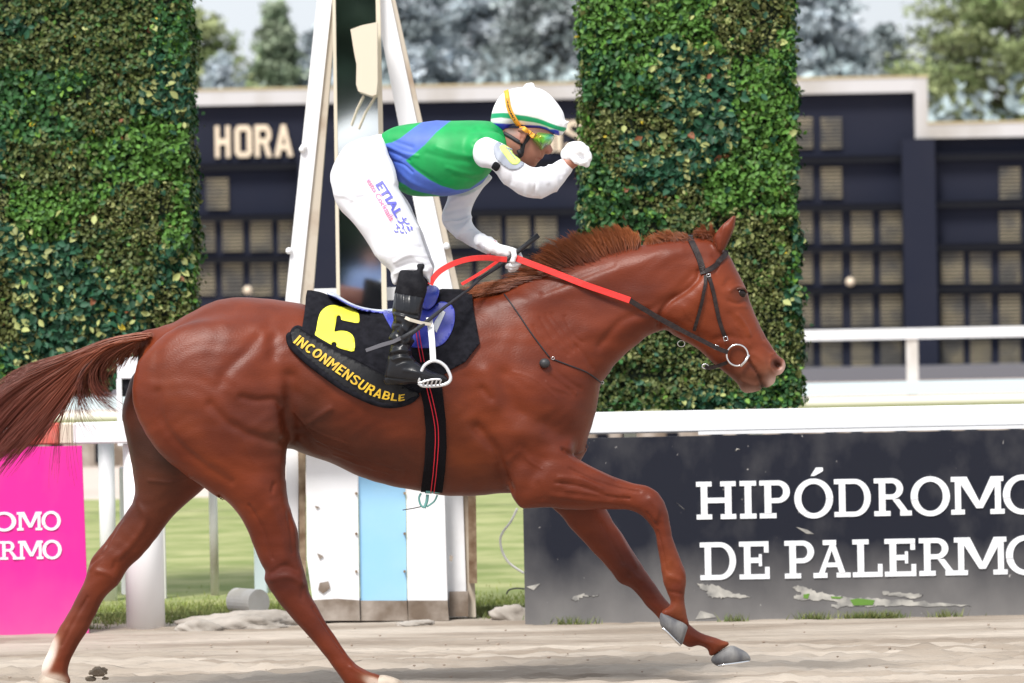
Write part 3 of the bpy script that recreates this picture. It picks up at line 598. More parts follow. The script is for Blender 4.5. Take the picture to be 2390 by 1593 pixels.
v.capx([(1283.5,350,0,.011),(1279,340,0,.008)], .01); v.capx([(1280,355,-.011,.006),(1280,355,.011,.006)], .008)
for sy in (-1,1):
    v.capx([(1213,303,sy*.078,.009),(1222,303,sy*.082,.010),(1222,318,sy*.080,.009),(1218,330,sy*.076,.008)], .006)
    v.capx([(1262,366,sy*.012,.008),(1256,368,sy*.02,.008)], .01)
v.capx([(1318,386,-.165,.028),(1338,374,-.165,.026)], .02); v.capx([(1125,568,.03,.016),(1160,582,-.005,.016),(1195,590,-.02,.014)], .01)
Vv, Qv = v.iso(0, 2)
Vv = strokes(Vv, Qv, [("S 800,1240 846,1244", 2, -.004), ("S 860,1110 880,1150 870,1190", 2, -.003), ("S 590,860 585,930", 3, -.005), ("S 700,1100 760,1200", 10, .003)], np.ones(len(Vv), bool))
pv = proj(Vv); c = np.tile([.34,.145,.095], (len(Vv), 1))
def blend(c, pv, s, rx, ry, colr, a):
    p = Z(s)[0]; w = a*np.exp(-(((pv[:,0]-p[0])/rx)**2+((pv[:,1]-p[1])/ry)**2)); return c*(1-w[:,None])+np.array(colr)*w[:,None]
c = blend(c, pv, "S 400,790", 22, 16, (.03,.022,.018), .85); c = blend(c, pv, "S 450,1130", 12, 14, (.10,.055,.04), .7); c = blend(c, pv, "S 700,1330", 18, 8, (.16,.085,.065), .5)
c = blend(c, pv, "S 860,1240", 4, 2.5, (.22,.06,.06), .8); c = blend(c, pv, "S 990,1100", 5, 5, (.42,.16,.14), .6); c = blend(c, pv, "S 540,900", 5, 12, (.38,.15,.11), .6); c = blend(c, pv, "S 880,810", 42, 9, (.08,.035,.025), .85)  # lip, nose and ear tints; last blend paints the helmet's shadow on the forehead
mesh('body', Vv, Qv, M_skin, jockey, True, c); BF = bvh(Vv, Qv)
# jersey
v = Vol((-.62,-.27,1.68), (.18,.27,2.27), .0034); add_torso(v); v.capx([(1138,322,0,.052),(1162,340,0,.044)], .03); v.capx([(1150,340,-.12,.055),(1120,345,-.14,.055)], .02); v.capx([(1150,345,.14,.062),(1125,350,.16,.06)], .02)
Vv, Qv = v.iso(0, 2)
WJ = [("A 540,555 640,600 740,650", 4, -.006), ("A 590,545 700,600 800,620", 4, .004), ("A 700,650 830,740 980,830 1100,860", 6, -.004), ("A 650,700 760,800 900,860", 6, .004), ("A 860,600 1000,640 1150,660", 7, -.003), ("A 930,560 1050,600 1160,620", 7, .004),
      ("A 1200,430 1250,470 1180,540", 6, -.004), ("A 1260,400 1320,450", 6, .004), ("A 640,520 760,560", 5, -.003), ("A 1000,700 1140,740 1280,720", 6, .004), ("A 1050,760 1180,780", 5, -.004), ("A 620,650 700,680 760,730", 3, -.005)]
Vv = strokes(Vv, Qv, WJ, np.ones(len(Vv), bool)); Vv = wrinkle(Vv, Qv, .0042, 26, 5, (.4,0,1), 3); pv = proj(Vv)
def inpoly(pv, s, ed=1.2):
    a = sdist(pv[:,0], pv[:,1], np.array(Z(s))); return np.clip(a/ed*.5+.5, 0, 1)[:, None]
c = np.tile([.0,.33,.075], (len(Vv), 1)); blue = np.array([.075,.15,.56])
for s in ("A 1080,340 900,340 770,430 680,500 625,528 540,545 500,560 600,690 650,700 715,652 780,602 842,548 925,458 1000,398", "A 590,610 715,648 790,718 880,782 960,822 1060,850 1150,842 1250,772 1340,690 1300,800 1180,860 1090,890 960,893 830,868 760,848 720,820 640,775"):
    w = inpoly(pv, s); c = c*(1-w)+blue*w
mesh('jersey', Vv, Qv, M_jersey, jockey, True, c); BJ = bvh(Vv, Qv)
# sleeves
for nm, f, W_ in (('sleeve', add_near_arm, [("A 1400,640 1440,720 1430,800", 6, -.005), ("A 1500,690 1540,780 1540,870", 6, .005), ("A 1570,720 1600,800 1580,880", 4, -.005), ("A 1640,720 1680,800", 5, .004), ("A 1740,680 1770,760", 5, -.004), ("A 1370,600 1330,700", 4, .005), ("A 1280,530 1250,620", 6, -.004), ("A 1780,660 1800,740", 4, .003)]),
                  ('sleeve', add_far_arm, [("A 1180,860 1100,900 1020,930", 5, .004), ("A 1170,960 1080,980 980,1000", 5, -.005), ("A 1160,1030 1080,1060 980,1060", 4, .005), ("A 1180,1100 1100,1130", 4, -.004), ("A 1260,1160 1200,1220", 4, .003)])):
    v = Vol((-.40,-.30,1.50), (.30,.27,2.22), .0042); f(v); v.capx([(1122,560,.02,.030),(1148,578,.0,.024)] if f is add_far_arm else [(1310,395,-.165,.03),(1318,390,-.165,.03)], .015); Vv, Qv = v.iso(0, 2); Vv = strokes(Vv, Qv, W_, np.ones(len(Vv), bool))
    Vv = wrinkle(Vv, Qv, .0065, 40, 21 if f is add_near_arm else 22, (.9,0,.2) if f is add_near_arm else (.5,0,-.8), 2.6, np.clip((Vv[:,0]-P(1128,400)[0])/.05, .12, 1) if f is add_near_arm else None)
    o = mesh(nm, Vv, Qv, M_white, jockey, True)
    if f is add_near_arm: BS = bvh(Vv, Qv)
M_grey = mat('grey_patch', (.33,.36,.43), rough=.6); M_lime = mat('lime_patch', (.62,.8,.2), rough=.6)
ppatch('arm_number', Z("S 150,1050 225,985 330,1010 400,1085 470,1180 600,1300 545,1385 430,1412 330,1372 210,1272 158,1170"), BS, .002, M_grey, jockey, .002, cell=4)
ppatch('arm_number', Z("S 235,1065 285,1040 345,1060 400,1100 445,1185 545,1272 500,1330 425,1322 340,1232 262,1130"), BS, .0045, M_lime, jockey, .001, cell=4)
mb = MB(); sstrap(mb, "S 320,1085 365,1100 420,1115", BS, .006, .001, .006); sstrap(mb, "S 390,1165 430,1210 470,1262", BS, .004, .001, .006); sstrap(mb, "S 345,1100 400,1170", BS, .004, .001, .006); mb.build('arm_number', M_grey, jockey)
ppatch('arm_band', Z("S 120,1355 185,1285 245,1345 205,1420 150,1400"), BS, .003, M_black, jockey, .002, cell=5)
# breeches
v = v_new(.005); add_legs(v, .035); Vv, Qv = v.iso(0, 2)
WB = [("A 225,765 400,768 560,790", 4, -.004), ("A 300,870 450,880 600,860", 6, .004), ("A 330,960 420,900 560,880", 4, -.004), ("A 560,590 610,700 640,800", 5, .005), ("A 520,600 570,700 600,800", 5, -.005), ("A 420,1060 480,980 600,960", 5, -.003), ("A 560,1180 700,1130", 5, .003),
      ("A 600,1280 720,1230 820,1240", 5, -.004), ("A 640,1340 740,1290 860,1300", 4, .004), ("A 660,1380 760,1350 880,1360", 4, -.005), ("A 640,1420 740,1385 860,1400", 4, .004), ("A 240,880 330,900 420,960", 5, .004), ("A 350,620 400,700", 8, .004), ("A 480,560 540,640 580,720", 5, .004)]
Vv = strokes(Vv, Qv, WB, np.ones(len(Vv), bool)); Vv = wrinkle(Vv, Qv, .0055, 30, 31, (.3,0,1), 2.2)
br = mesh('breeches', Vv, Qv, M_white, jockey, True); BB = bvh(Vv, Qv)
def textdrape(name, body, org, d, h, L, B, m, parent, off=.002, bold=0.0, up=None, fn=None, nr=.6):
    V, F = textmesh(body, 1.0, bold); x0 = min(v.x for v in V); x1 = max(v.x for v in V); o = np.array(org); d = np.array(d, float); d /= np.linalg.norm(d)
    u = np.array(up, float) if up is not None else np.array([d[1], -d[0]]); u /= np.linalg.norm(u); out = []
    for q in V:
        s = (q.x-x0)/(x1-x0)*L; t = q.y/.72*h
        p = fn(s, t) if fn else o+d*s+u*t
        H = hitn(B, tuple(p)); out.append(tuple(H[0]-ray(tuple(p))*off*nr+H[1]*off*(1-nr)))
    return mesh(name, out, orient(out, F), m, parent)
M_print = mat('violet_print', (.12,.12,.55), rough=.6); M_pink_print = mat('pink_print', (.8,.1,.28), rough=.6)
a0 = lambda x, y: Z(f"A {x},{y}")[0]
textdrape('printed_text', 'ETIAL', a0(512,815), (.53,.85), 56/2.904, 268/2.904, BB, M_print, br, off=.0055, bold=.03)
textdrape('printed_text', 'esto Cocktails', a0(452,788), (.5,.86), 36/2.904, 318/2.904, BB, M_pink_print, br, off=.0055, bold=.008)
mb = MB()
for s in ("A 690,1040 700,1055 718,1045", "A 660,1060 680,1075 700,1070", "A 650,1085 665,1100 655,1115", "A 640,1130 655,1140 668,1132", "A 690,1085 700,1100 695,1120", "A 710,1075 725,1085 740,1080", "A 720,1100 735,1110 730,1125", "A 745,1100 757,1112 750,1125", "A 680,1130 690,1142 705,1140", "A 715,1140 725,1150", "A 735,1130 745,1128", "A 670,1105 680,1110", "A 705,1125 712,1128", "A 700,1060 708,1072"):
    sstrap(mb, s, BB, .0055, .0008, .005, n=3)
mb.build('printed_emblem', M_print, br)
# socks and boots
v = Vol((-.52,-.43,.98), (.05,-.24,1.7), .004)
v.sil(Z("C 838,230 850,170 868,88 900,76 940,78 965,80 975,45 1000,38 1022,46 1012,100 1030,150 1036,200 1022,250 1000,290 870,290"), [(960,660,.05,.045,-.33)], k=.005, ref=-.33)
Vv, Qv = v.iso(0, 2)
for sg in (1, -1):
    V2 = Vv*[1,sg,1]; mesh('sock', V2, Qv if sg == 1 else Qv[:, ::-1], M_black, jockey, True)
v = Vol((-.52,-.43,.9), (.12,-.24,1.7), .0036)
BOOT = "C 846,212 900,205 960,215 1016,236 1010,300 1003,345 992,390 980,430 955,470 950,490 962,510 950,530 938,560 945,600 970,632 1010,662 1060,690 1110,706 1150,722 1168,742 1160,762 1120,772 1040,775 980,768 930,768 880,772 820,764 782,750 778,715 788,660 800,600 808,560 815,520 800,490 825,455 818,420 832,380 824,330 832,270"
v.sil(Z(BOOT), [(950,700,.048,.05,-.335),(945,780,.035,.04,-.335),(930,860,.045,.036,-.34),(1000,885,.03,.04,-.345),(1035,888,.02,.03,-.345)], k=.005, ref=-.335, sm=4)
v.capx([(904,889,-.338,.012),(945,890,-.34,.010),(985,888,-.345,.009)], .008)
Vv, Qv = v.iso(0, 2)
WBt = [("C 830,330 920,350 1005,360", 3, -.005), ("C 840,345 920,365 1000,372", 3, .004), ("C 850,215 850,330", 2, .002), ("C 895,225 893,325", 2, .002), ("C 935,230 933,335", 2, .002), ("C 970,235 968,340", 2, .002),
       ("C 830,400 870,410 850,430", 5, -.010), ("C 840,450 880,500 860,530", 5, -.007), ("C 880,420 930,480 900,530", 5, .006), ("C 815,540 870,530 940,540", 4, -.008), ("C 820,580 880,565 940,575", 3, .006), ("C 810,605 870,590 945,600", 3, -.005), ("C 830,625 890,610 960,625", 3, .005), ("C 850,650 910,630 975,640", 3, -.004), ("C 900,690 1000,705 1100,735", 5, .004), ("C 785,735 900,748 1050,760 1150,758", 2, -.006)]
Vv = strokes(Vv, Qv, WBt, np.ones(len(Vv), bool))
M_sole = mat('worn_sole', (.05,.045,.045), rough=.7)
for sg in (1, -1):
    V2 = Vv*[1,sg,1]; mesh('boot', V2, Qv if sg == 1 else Qv[:, ::-1], M_boot, jockey, True)
# helmet
M_shell = mat('helmet_cover', (.8,.8,.82), rough=.38, attr=True, coat=.15)
HEL = "S 100,650 112,560 150,440 220,315 330,215 450,168 600,150 760,155 880,185 1000,262 1100,372 1180,485 1215,560 1226,640 1240,700 1245,780 1215,822 1195,870 1150,888 1060,868 980,845 880,810 800,790 700,790 620,760 540,745 420,735 350,790 300,826 240,810 160,770 110,720"
p0 = P(1140,330); p1 = P(1335,175); v = Vol((p0[0]-.05,-.14,p0[2]-.04), (p1[0]+.03,.14,p1[2]+.05), .003)
v.sil(Z(HEL), [(1215,260,.14,.106,0),(1180,240,.13,.1,0),(1265,250,.12,.098,0),(1310,305,.05,.06,0),(1160,300,.06,.06,0)], k=.004, sm=4)
v.capx([(1232.5,203,0,.016),(1240,200,0,.013)], .006)
v.sil(Z("S 1180,640 1240,665 1296,668 1290,690 1262,735 1238,790 1180,800"), [(1315,290,.02,.05,0)], k=.006, sm=3)
v.capx([(1120,700/6.533+180,0,.001)], .001) if False else None
Vv, Qv = v.iso(0, 2); pv = proj(Vv); c = np.tile([.8,.8,.82], (len(Vv), 1))
w = inpoly(pv, "S 80,560 140,548 250,540 380,545 500,570 650,590 800,622 900,655 1000,695 1120,738 1245,765 1260,790 1215,830 1150,815 1060,785 950,745 850,708 760,688 640,672 500,652 400,632 260,615 140,625 80,640"); c = c*(1-w)+np.array([.0,.33,.14])*w
w = inpoly(pv, "S 90,690 200,700 330,708 460,712 600,728 700,728 850,735 950,760 1000,790 1080,795 1140,812 1150,900 1000,900 800,860 500,790 300,860 120,780"); c = c*(1-w)+np.array([.04,.05,.55])*w
hel = mesh('helmet', Vv, Qv, M_shell, jockey, True, c); BHl = bvh(Vv, Qv)
# goggles
M_lens = mat('mirrored_lens', (.2,.5,.1), rough=.12, attr=True, coat=.6, metal=.35)
v = Vol((p0[0],-.12,P(0,360)[2]-.03), (p1[0]+.03,.12,p1[2]), .0025)
v.sil(Z("S 735,950 790,880 830,850 960,862 1044,890 1046,920 1020,985 960,1050 900,1090 868,1102 838,1065 780,1010"), [(1255,320,.017,.088,0),(1285,328,.015,.066,0)], k=.003, sm=4); v.F -= .0035
Vv, Qv = v.iso(0, 2); pv = proj(Vv); c = np.tile([.16,.5,.03], (len(Vv), 1))
c = blend(c, pv, "S 840,900", 7, 5, (.36,.24,.01), .9); c = blend(c, pv, "S 990,930", 10, 8, (.02,.42,.24), .9); c = blend(c, pv, "S 940,1040", 8, 6, (.1,.14,.2), .95); c = blend(c, pv, "S 865,1000", 2.4, 7, (.02,.06,.02), .9); c = blend(c, pv, "S 1030,940", 4, 12, (.05,.25,.35), .8)
gog = mesh('goggles', Vv, Qv, M_lens, jockey, True, c)
M_gstrap = mat('orange_elastic', (.85,.40,.04), rough=.6); mb = MB()
g_t = cr(Z("S 345,215 358,330 372,430 410,540 470,640 540,730 620,800 700,860"), 5, False); Hs = [hitn(BHl, tuple(p)) if p[1] < 290 else hitn(BF, tuple(p)) for p in g_t]
pts = [h[0]-ray(tuple(p))*.004+h[1]*.004 for h, p in zip(Hs, g_t)]; ns = [((-ray(tuple(p)))*.5+h[1]).normalized() for h, p in zip(Hs, g_t)]
for i in range(2): pts = [pts[0]]+[(pts[k-1]+pts[k]*2+pts[k+1])/4 for k in range(1, len(pts)-1)]+[pts[-1]]
e = [Vector((*P(*Z("S 740,890")[0], -.088),)), Vector((*P(*Z("S 800,905")[0], -.078),))]
strap(pts+e, ns+[Vector((0,-1,0)), Vector((.2,-1,0))], .019, .0025, mb); mb.build('goggle_strap', M_gstrap, gog, True)
mb = MB()
for s, y in (("S 690,880 735,820", -.092), ("S 755,915 795,855", -.086)): mb.tube([P(*Z(s)[0], y), P(*Z(s)[1], y)], .0016, 6)
mb.build('strap_slider', M_strap, gog)
# lettering on the goggle strap, follows the strap's own curve
M_ink = mat('black_ink', (.015,.015,.015), rough=.6)
Vt, Ft = textmesh('UMWINC', 1.0, .02); x0 = min(q.x for q in Vt); x1 = max(q.x for q in Vt); out = []
cl = [Vector(q) for q in pts]
for q in Vt:
    s = 20-(q.x-x0)/(x1-x0)*15; k = int(min(max(s, 1), len(cl)-3)); f = s-k; base = cl[k]*(1-f)+cl[k+1]*f; tg = (cl[k-1]-cl[k+1]).normalized(); nn = ns[k]; sd = tg.cross(nn).normalized()
    out.append(tuple(base+nn*.0042-sd*((q.y/.72-.5)*.0075)))
mesh('printed_text', out, orient(out, Ft), M_ink, gog)
mb = MB(); sstrap(mb, "S 300,850 400,905 480,955 570,1010", BF, .015, .003, .001); sstrap(mb, "S 690,885 650,950 600,1010 580,1100 555,1190 480,1200", BF, .017, .003, .001)
mb.tube([P(*Z("S 525,1110")[0], -.07), P(*Z("S 560,1190")[0], -.062)], .009, 8); mb.build('chin_strap', M_strap, hel, True)
# gloves with five fingers
def hand(palm, fingers, thumb, name='glove'):
    al = [q for s in (palm, thumb) for q in s]+[q for f in fingers for q in f]; w = np.array([[*P(q[0],q[1],q[2])] for q in al])
    v = Vol(w.min(0)-.05, w.max(0)+.05, .0022); v.capx(palm, .012)
    for f in fingers: v.capx(f, .003)
    v.capx(thumb, .005); Vv, Qv = v.iso(0, 2); return mesh(name, Vv, Qv, M_glove, jockey, True)
s0 = lambda x, y, Y, r: (*Z(f"S {x},{y}")[0], Y, r)
hand([s0(1265,1165,-.165,.024), s0(1350,1110,-.165,.029), s0(1420,1110,-.18,.031), s0(1440,1110,-.145,.031), s0(1370,1170,-.165,.03), s0(1290,1190,-.165,.024), s0(1400,1150,-.165,.032), s0(1500,1190,-.168,.030), s0(1540,1220,-.168,.026)],
     [[s0(1440,1095-a*12,-.20+a*.022,.014), s0(1535+a*6,1135-a*14,-.205+a*.023,.0125), s0(1590-a*5,1235-a*12,-.205+a*.023,.0115), s0(1565-a*8,1330-a*14,-.2+a*.022,.0105), s0(1500,1310-a*16,-.197+a*.022,.010)] for a in range(4)],
     [s0(1350,1200,-.19,.016), s0(1410,1270,-.208,.0125), s0(1480,1300,-.212,.0115), s0(1530,1290,-.212,.0105)])
M_bracelet = mat('red_bracelet', (.45,.02,.06), rough=.6)
u0 = lambda x, y, Y, r: (*Z(f"U {x},{y}")[0], Y, r)
hand([u0(430,560,.0,.024), u0(560,620,-.02,.022), u0(760,700,-.03,.021), u0(900,730,-.035,.021), u0(960,740,-.02,.018)],
     [[u0(930,650,-.05,.010), u0(1055,700,-.062,.0105), u0(1075,820,-.07,.010), u0(1035,940,-.07,.0095), u0(1010,960,-.062,.008)],
      [u0(1000,660,-.03,.010), u0(1170,730,-.028,.0095), u0(1225,850,-.035,.009), u0(1190,1010,-.05,.009), u0(1040,1060,-.056,.0095), u0(900,1060,-.052,.008)],
      [u0(980,680,-.012,.010), u0(1150,780,-.01,.0095), u0(1200,930,-.015,.009), u0(1130,1110,-.04,.009), u0(1000,1130,-.048,.009), u0(890,1090,-.046,.008)],
      [u0(960,700,.008,.009), u0(1120,830,.008,.009), u0(1150,980,0,.009), u0(1070,1160,-.03,.0085), u0(970,1180,-.038,.0085)]],
     [u0(760,720,-.045,.012), u0(880,840,-.03,.011), u0(980,930,-.03,.010), u0(1060,960,-.04,.009)])
mb = MB(); mb.tube([np.array(P(*Z("U 505,620")[0], -.01))+np.array([math.cos(t)*.012+math.sin(t)*.012, math.cos(t)*.02*0+math.sin(t)*0-.0+math.sin(t+1.57)*-.022, math.sin(t)*.026]) for t in np.linspace(0, 2*math.pi, 20, endpoint=False)], .0022, 6, closed=True); mb.build('bracelet', M_bracelet, jockey, True)
# ---------------------------------------------------------------- tack
# a padded copy of the back's surface carries the cloth
hv.F += -.004
hv.sil(Z("C 305,206 380,222 450,250 560,310 700,346 850,335 1010,240 1130,203 1306,206 1345,400 1000,560 600,560 270,440"), [(720,760,.12,.2,0),(900,780,.12,.22,0),(1060,740,.12,.16,0)], k=.03, sm=3)
Vp, Qp = hv.iso(0, 1); BP = bvh(Vp, Qp); hv = None
M_cloth = mat('black_saddle_cloth', (.007,.007,.010), rough=.9, c2=(.014,.014,.019), scale=40, bump=.3, bscale=30, bdist=.008, spec=.12)
M_band = mat('black_vinyl_band', (.009,.009,.011), rough=.45, spec=.25, bump=.4, bscale=30, bdist=.006)
M_yel = mat('yellow_number', (.9,.85,.06), rough=.6); M_gold = mat('gold_lettering', (.78,.5,.02), rough=.55, c2=(.5,.3,.02), scale=60)
cloth = empty('saddle_cloth', 'black saddle cloth with yellow number and a name band under the rider', 'saddle cloth', loc=(0,0,0))
ppatch('cloth', Z("C 312,210 400,226 460,250 560,308 690,340 850,328 1010,236 1130,204 1306,208 1322,330 1357,530 1270,640 1182,688 1080,760 960,850 850,880 700,830 560,760 430,660 300,560 272,440"), BP, .006, M_cloth, cloth, .004, sm=1, cell=8, mirror=True)
# filled name roll along the lower edge
for trc, r_ in (("C 198,470 196,505 215,550 300,632 420,722 520,790 640,852 740,890 830,900 920,880 990,838", .0125), ("C 205,470 245,438 300,468 400,528 520,592 650,652 760,715 860,765 950,805", .009)):
    mb = MB(); RP = []
    for p in cr(Z(trc), 6, False): h = hitn(BP, tuple(p)); RP.append(h[0]+h[1]*.010)
    mb.tube(RP, [r_*min(1, .5+i/6, .4+(len(RP)-1-i)/6) for i in range(len(RP))], 12)
    for sg in (1, -1): mesh('padded_roll', [(q[0], sg*q[1], q[2]) for q in mb.v], mb.f if sg == 1 else [tuple(reversed(f)) for f in mb.f], M_cloth, cloth, True)
BAND = "C 203,472 250,440 300,474 400,534 500,586 620,646 740,708 850,763 930,808 985,835 920,880 830,896 740,886 640,848 520,784 420,716 300,626 218,548"
bo = ppatch('name_band', Z(BAND), BP, .017, M_band, cloth, .002, sm=3, cell=8, mirror=True)
bl = cr(Z("M 158,700 300,799 470,917 620,1022 780,1134 920,1231 1050,1296 1190,1330 1330,1345 1400,1330"), 12, False); bL = np.r_[0, np.cumsum(np.linalg.norm(np.diff(bl, axis=0), axis=1))]
def along(s, t):
    x = np.interp(s, bL, bl[:,0]); y = np.interp(s, bL, bl[:,1]); e = 22; dx = np.interp(s+e, bL, bl[:,0])-np.interp(s-e, bL, bl[:,0]); dy = np.interp(s+e, bL, bl[:,1])-np.interp(s-e, bL, bl[:,1]); n = math.hypot(dx, dy)
    f = 1 if s < bL[-1]*.72 else max(.62, 1-(s-bL[-1]*.72)/(bL[-1]*.28)*.42)
    sk = .12
    return np.array([x+(dy/n+dx/n*sk)*t*f, y+(-dx/n+dy/n*sk)*t*f])
ppatch('number', Z("M 400,650 412,580 425,500 442,430 470,370 520,325 570,308 620,308 665,322 710,326 770,332 830,355 875,400 888,450 880,502 800,492 740,480 690,466 684,440 672,420 650,418 636,436 632,480 622,540 612,598 660,588 720,588 780,606 820,645 836,700 832,805 760,800 690,780 638,758 640,730 625,710 600,708 582,722 578,742 500,700"), BP, .0125, M_yel, cloth, .0008, sm=2, cell=6)
# saddle
M_blue = mat('blue_leather', (.045,.06,.42), rough=.25, coat=.4, c2=(.03,.045,.34), scale=20); M_sw = mat('white_leather', (.75,.77,.8), rough=.35, coat=.3); M_pale = mat('pale_blue_leather', (.42,.52,.75), rough=.3, coat=.3)
M_girth = mat('black_elastic', (.008,.007,.009), rough=.9, spec=.1, bump=.3, bscale=200); M_red = mat('red_stripe', (.6,.01,.03), rough=.7); M_teal = mat('teal_strap', (.14,.36,.34), rough=.5)
saddle = empty('saddle', 'small blue and white racing saddle with white stirrup leather and black girth', 'saddle', loc=(0,0,0))
v = Vol((-.72,-.2,1.3), (.05,.2,1.72), .0045)
v.sil(Z("C 428,212 470,215 520,248 600,290 690,312 770,318 835,310 900,300 980,250 1040,205 1095,205 1128,225 1128,280 1080,330 960,350 830,358 740,354 640,332 560,302 490,262 440,238"), [(800,716,.018,.12,0),(900,725,.022,.12,0),(1020,695,.045,.08,0)], k=.004, sm=3)
Vv, Qv = v.iso(0, 2); pv = proj(Vv); c = np.tile([.045,.06,.42], (len(Vv), 1))
w = inpoly(pv, "C 428,205 520,225 600,268 690,292 840,295 840,330 740,328 650,312 560,282 480,240 430,225"); c = c*(1-w)+np.array([.62,.68,.82])*w
mesh('seat', Vv, Qv, mat('saddle_leather', (.1,.1,.4), rough=.25, attr=True, coat=.4), saddle, True, c)
ppatch('flap', Z("C 770,345 840,345 1000,330 1060,330 1120,280 1190,305 1208,372 1192,450 1150,520 1095,552 1000,560 900,540 840,470 800,410"), BP, .010, M_blue, saddle, .006, sm=3, mirror=True)
ppatch('flap_stripe', Z("C 1130,330 1150,345 1095,470 1072,440 1085,400"), BP, .018, M_sw, saddle, .001, sm=1)
ppatch('knee_roll', Z("C 1015,330 1008,295 1035,240 1060,212 1100,220 1118,240 1090,300 1050,335"), BP, .030, M_blue, saddle, .012, sm=3)
ppatch('girth', Z("C 880,560 1000,560 1040,600 1100,700 1128,790 1150,990 1156,1150 1148,1300 1132,1424 1000,1418 1022,1250 1030,1050 1015,900 990,780 950,700"), BH, .009, M_girth, saddle, .004, sm=1, mirror=True)
mb = MB()
for dx in (0, 19):
    for s in (f"C {968+dx},455 {985+dx},560 {1003+dx},650", f"C {1033+dx},790 {1062+dx},900 {1082+dx},1010 {1087+dx},1110 {1080+dx},1250 {1064+dx},1420"): sstrap(mb, s, BP if '455' in s or '968' in s or '987' in s else BH, .0034, .0012, .020 if '455' in s else .0145, n=8)
mb.build_each('girth_stripe', M_red, saddle)
g0 = hitn(BH, Z("C 1066,1415")[0])[0]; mb = MB(); mb.box((g0.x, 0, g0.z-.012), (.026, abs(g0.y)+.004, .003)); mb.build('girth', M_girth, saddle)
mb = MB(); mb.box((g0.x+.004, g0.y+.004, g0.z-.010), (.027,.012,.006), bev=.002)
for s, r in (("C 1000,1440 988,1470 998,1510 1018,1528", .004), ("C 1040,1448 1035,1490 1020,1530", .006), ("C 1100,1450 1080,1490 1035,1522", .0035)): mb.tube([P(*q, g0.y) for q in cr(Z(s), 4, False)], r, 8)
mb.build('girth_buckle', M_teal, saddle, True); mb = MB(); mb.tube([P(*q, g0.y) for q in Z("C 1015,1518 950,1532 888,1542")], .0022, 6); mb.build('loose_cord', M_strap, saddle)
# stirrup
yS = -.385
mb = MB(); L_ = [Vector(P(*q, y)) for q, y in zip(Z("C 1050,370 1060,430 1068,520 1075,640"), (-.335,-.355,-.372,yS))]; strap(L_, [Vector((0,-1,0))]*4, .0235, .005, mb); mb.build('stirrup_leather', M_sw, saddle)
for sg in (-1,): pass
def stirrup(sg):
    mb = MB(); pr = [P(*q, sg*-yS) if sg > 0 else P(*q, yS) for q in cr(Z("C 1000,700 1020,662 1050,640 1080,632 1115,640 1148,665 1170,700 1181,735 1170,762 1140,778"), 5, False)]
    mb.tube(pr, .0065, 8); yy = pr[0][1]; mb.tube([P(*q, yy) for q in cr(Z("C 985,768 1010,785 1070,786 1130,780 1160,766"), 4, False)], .006, 8); mb.tube([P(*q, yy-.03*sg*-1) for q in cr(Z("C 985,768 1010,760 1070,745 1120,745"), 4, False)], .004, 8)
    for x in (1010, 1035, 1060, 1085, 1110): mb.tube([P(*Z(f"C {x},785")[0], yy), P(*Z(f"C {x+12},748")[0], yy+.03*sg)], .0035, 6)
    mb.tube([P(*Z("C 1000,700")[0], yy), P(*Z("C 985,768")[0], yy)], .005, 8); mb.build('stirrup_iron', mat('white_alloy', (.72,.73,.76), rough=.3, metal=.4), saddle, True)
stirrup(-1); stirrup(1)
mb = MB(); strap([Vector(P(*q, .385)) for q in Z("C 1050,370 1068,520 1075,640")], [Vector((0,1,0))]*3, .0235, .005, mb); mb.build('stirrup_leather', M_sw, saddle)
mb = MB(); strap([Vector(P(*q, y)) for q, y in zip(Z("C 905,368 930,380 1000,400 1060,410"), (-.395,-.400,-.385,-.365))], [Vector((0,-1,0))]*4, .0125, .004, mb); mb.build('leather_end', mat('cream_leather', (.62,.57,.48), rough=.5), saddle)
# whip
M_whip = mat('whip_leather', (.018,.019,.025), rough=.55, bump=.3, bscale=150)
whip = empty('riding_whip', 'black riding whip held in the lower hand, crossing the boot', 'whip', loc=(0,0,0))
W0 = Z("U 1680,300 1400,520 1150,720 930,880 640,1110 U 200,1400 C 1300,190 1150,300 1050,380 960,450 880,498"); WY = [-.05,-.05,-.05,-.05,-.07,-.11,-.16,-.27,-.36,-.40,-.41]
mb = MB(); mb.tube([P(*q, y) for q, y in zip(W0[:5], WY[:5])], [.0105,.0092,.0092,.009,.0075], 12); mb.build('handle', M_whip, whip, True)
mb = MB(); mb.tube([P(*q, y) for q, y in zip(W0[4:], WY[4:])], [.0075,.0062,.0052,.0062,.0078,.0095,.010], 10); mb.build('shaft', M_whip, whip, True)
mb = MB(); strap([Vector(P(*q, y)) for q, y in zip(Z("C 880,492 830,515 760,535 665,568"), (-.385,-.375,-.36,-.345))], [Vector((0,-1,0))]*4, [.014,.014,.015,.013], .004, mb); mb.build('flap', mat('grey_flap', (.12,.12,.14), rough=.6), whip)
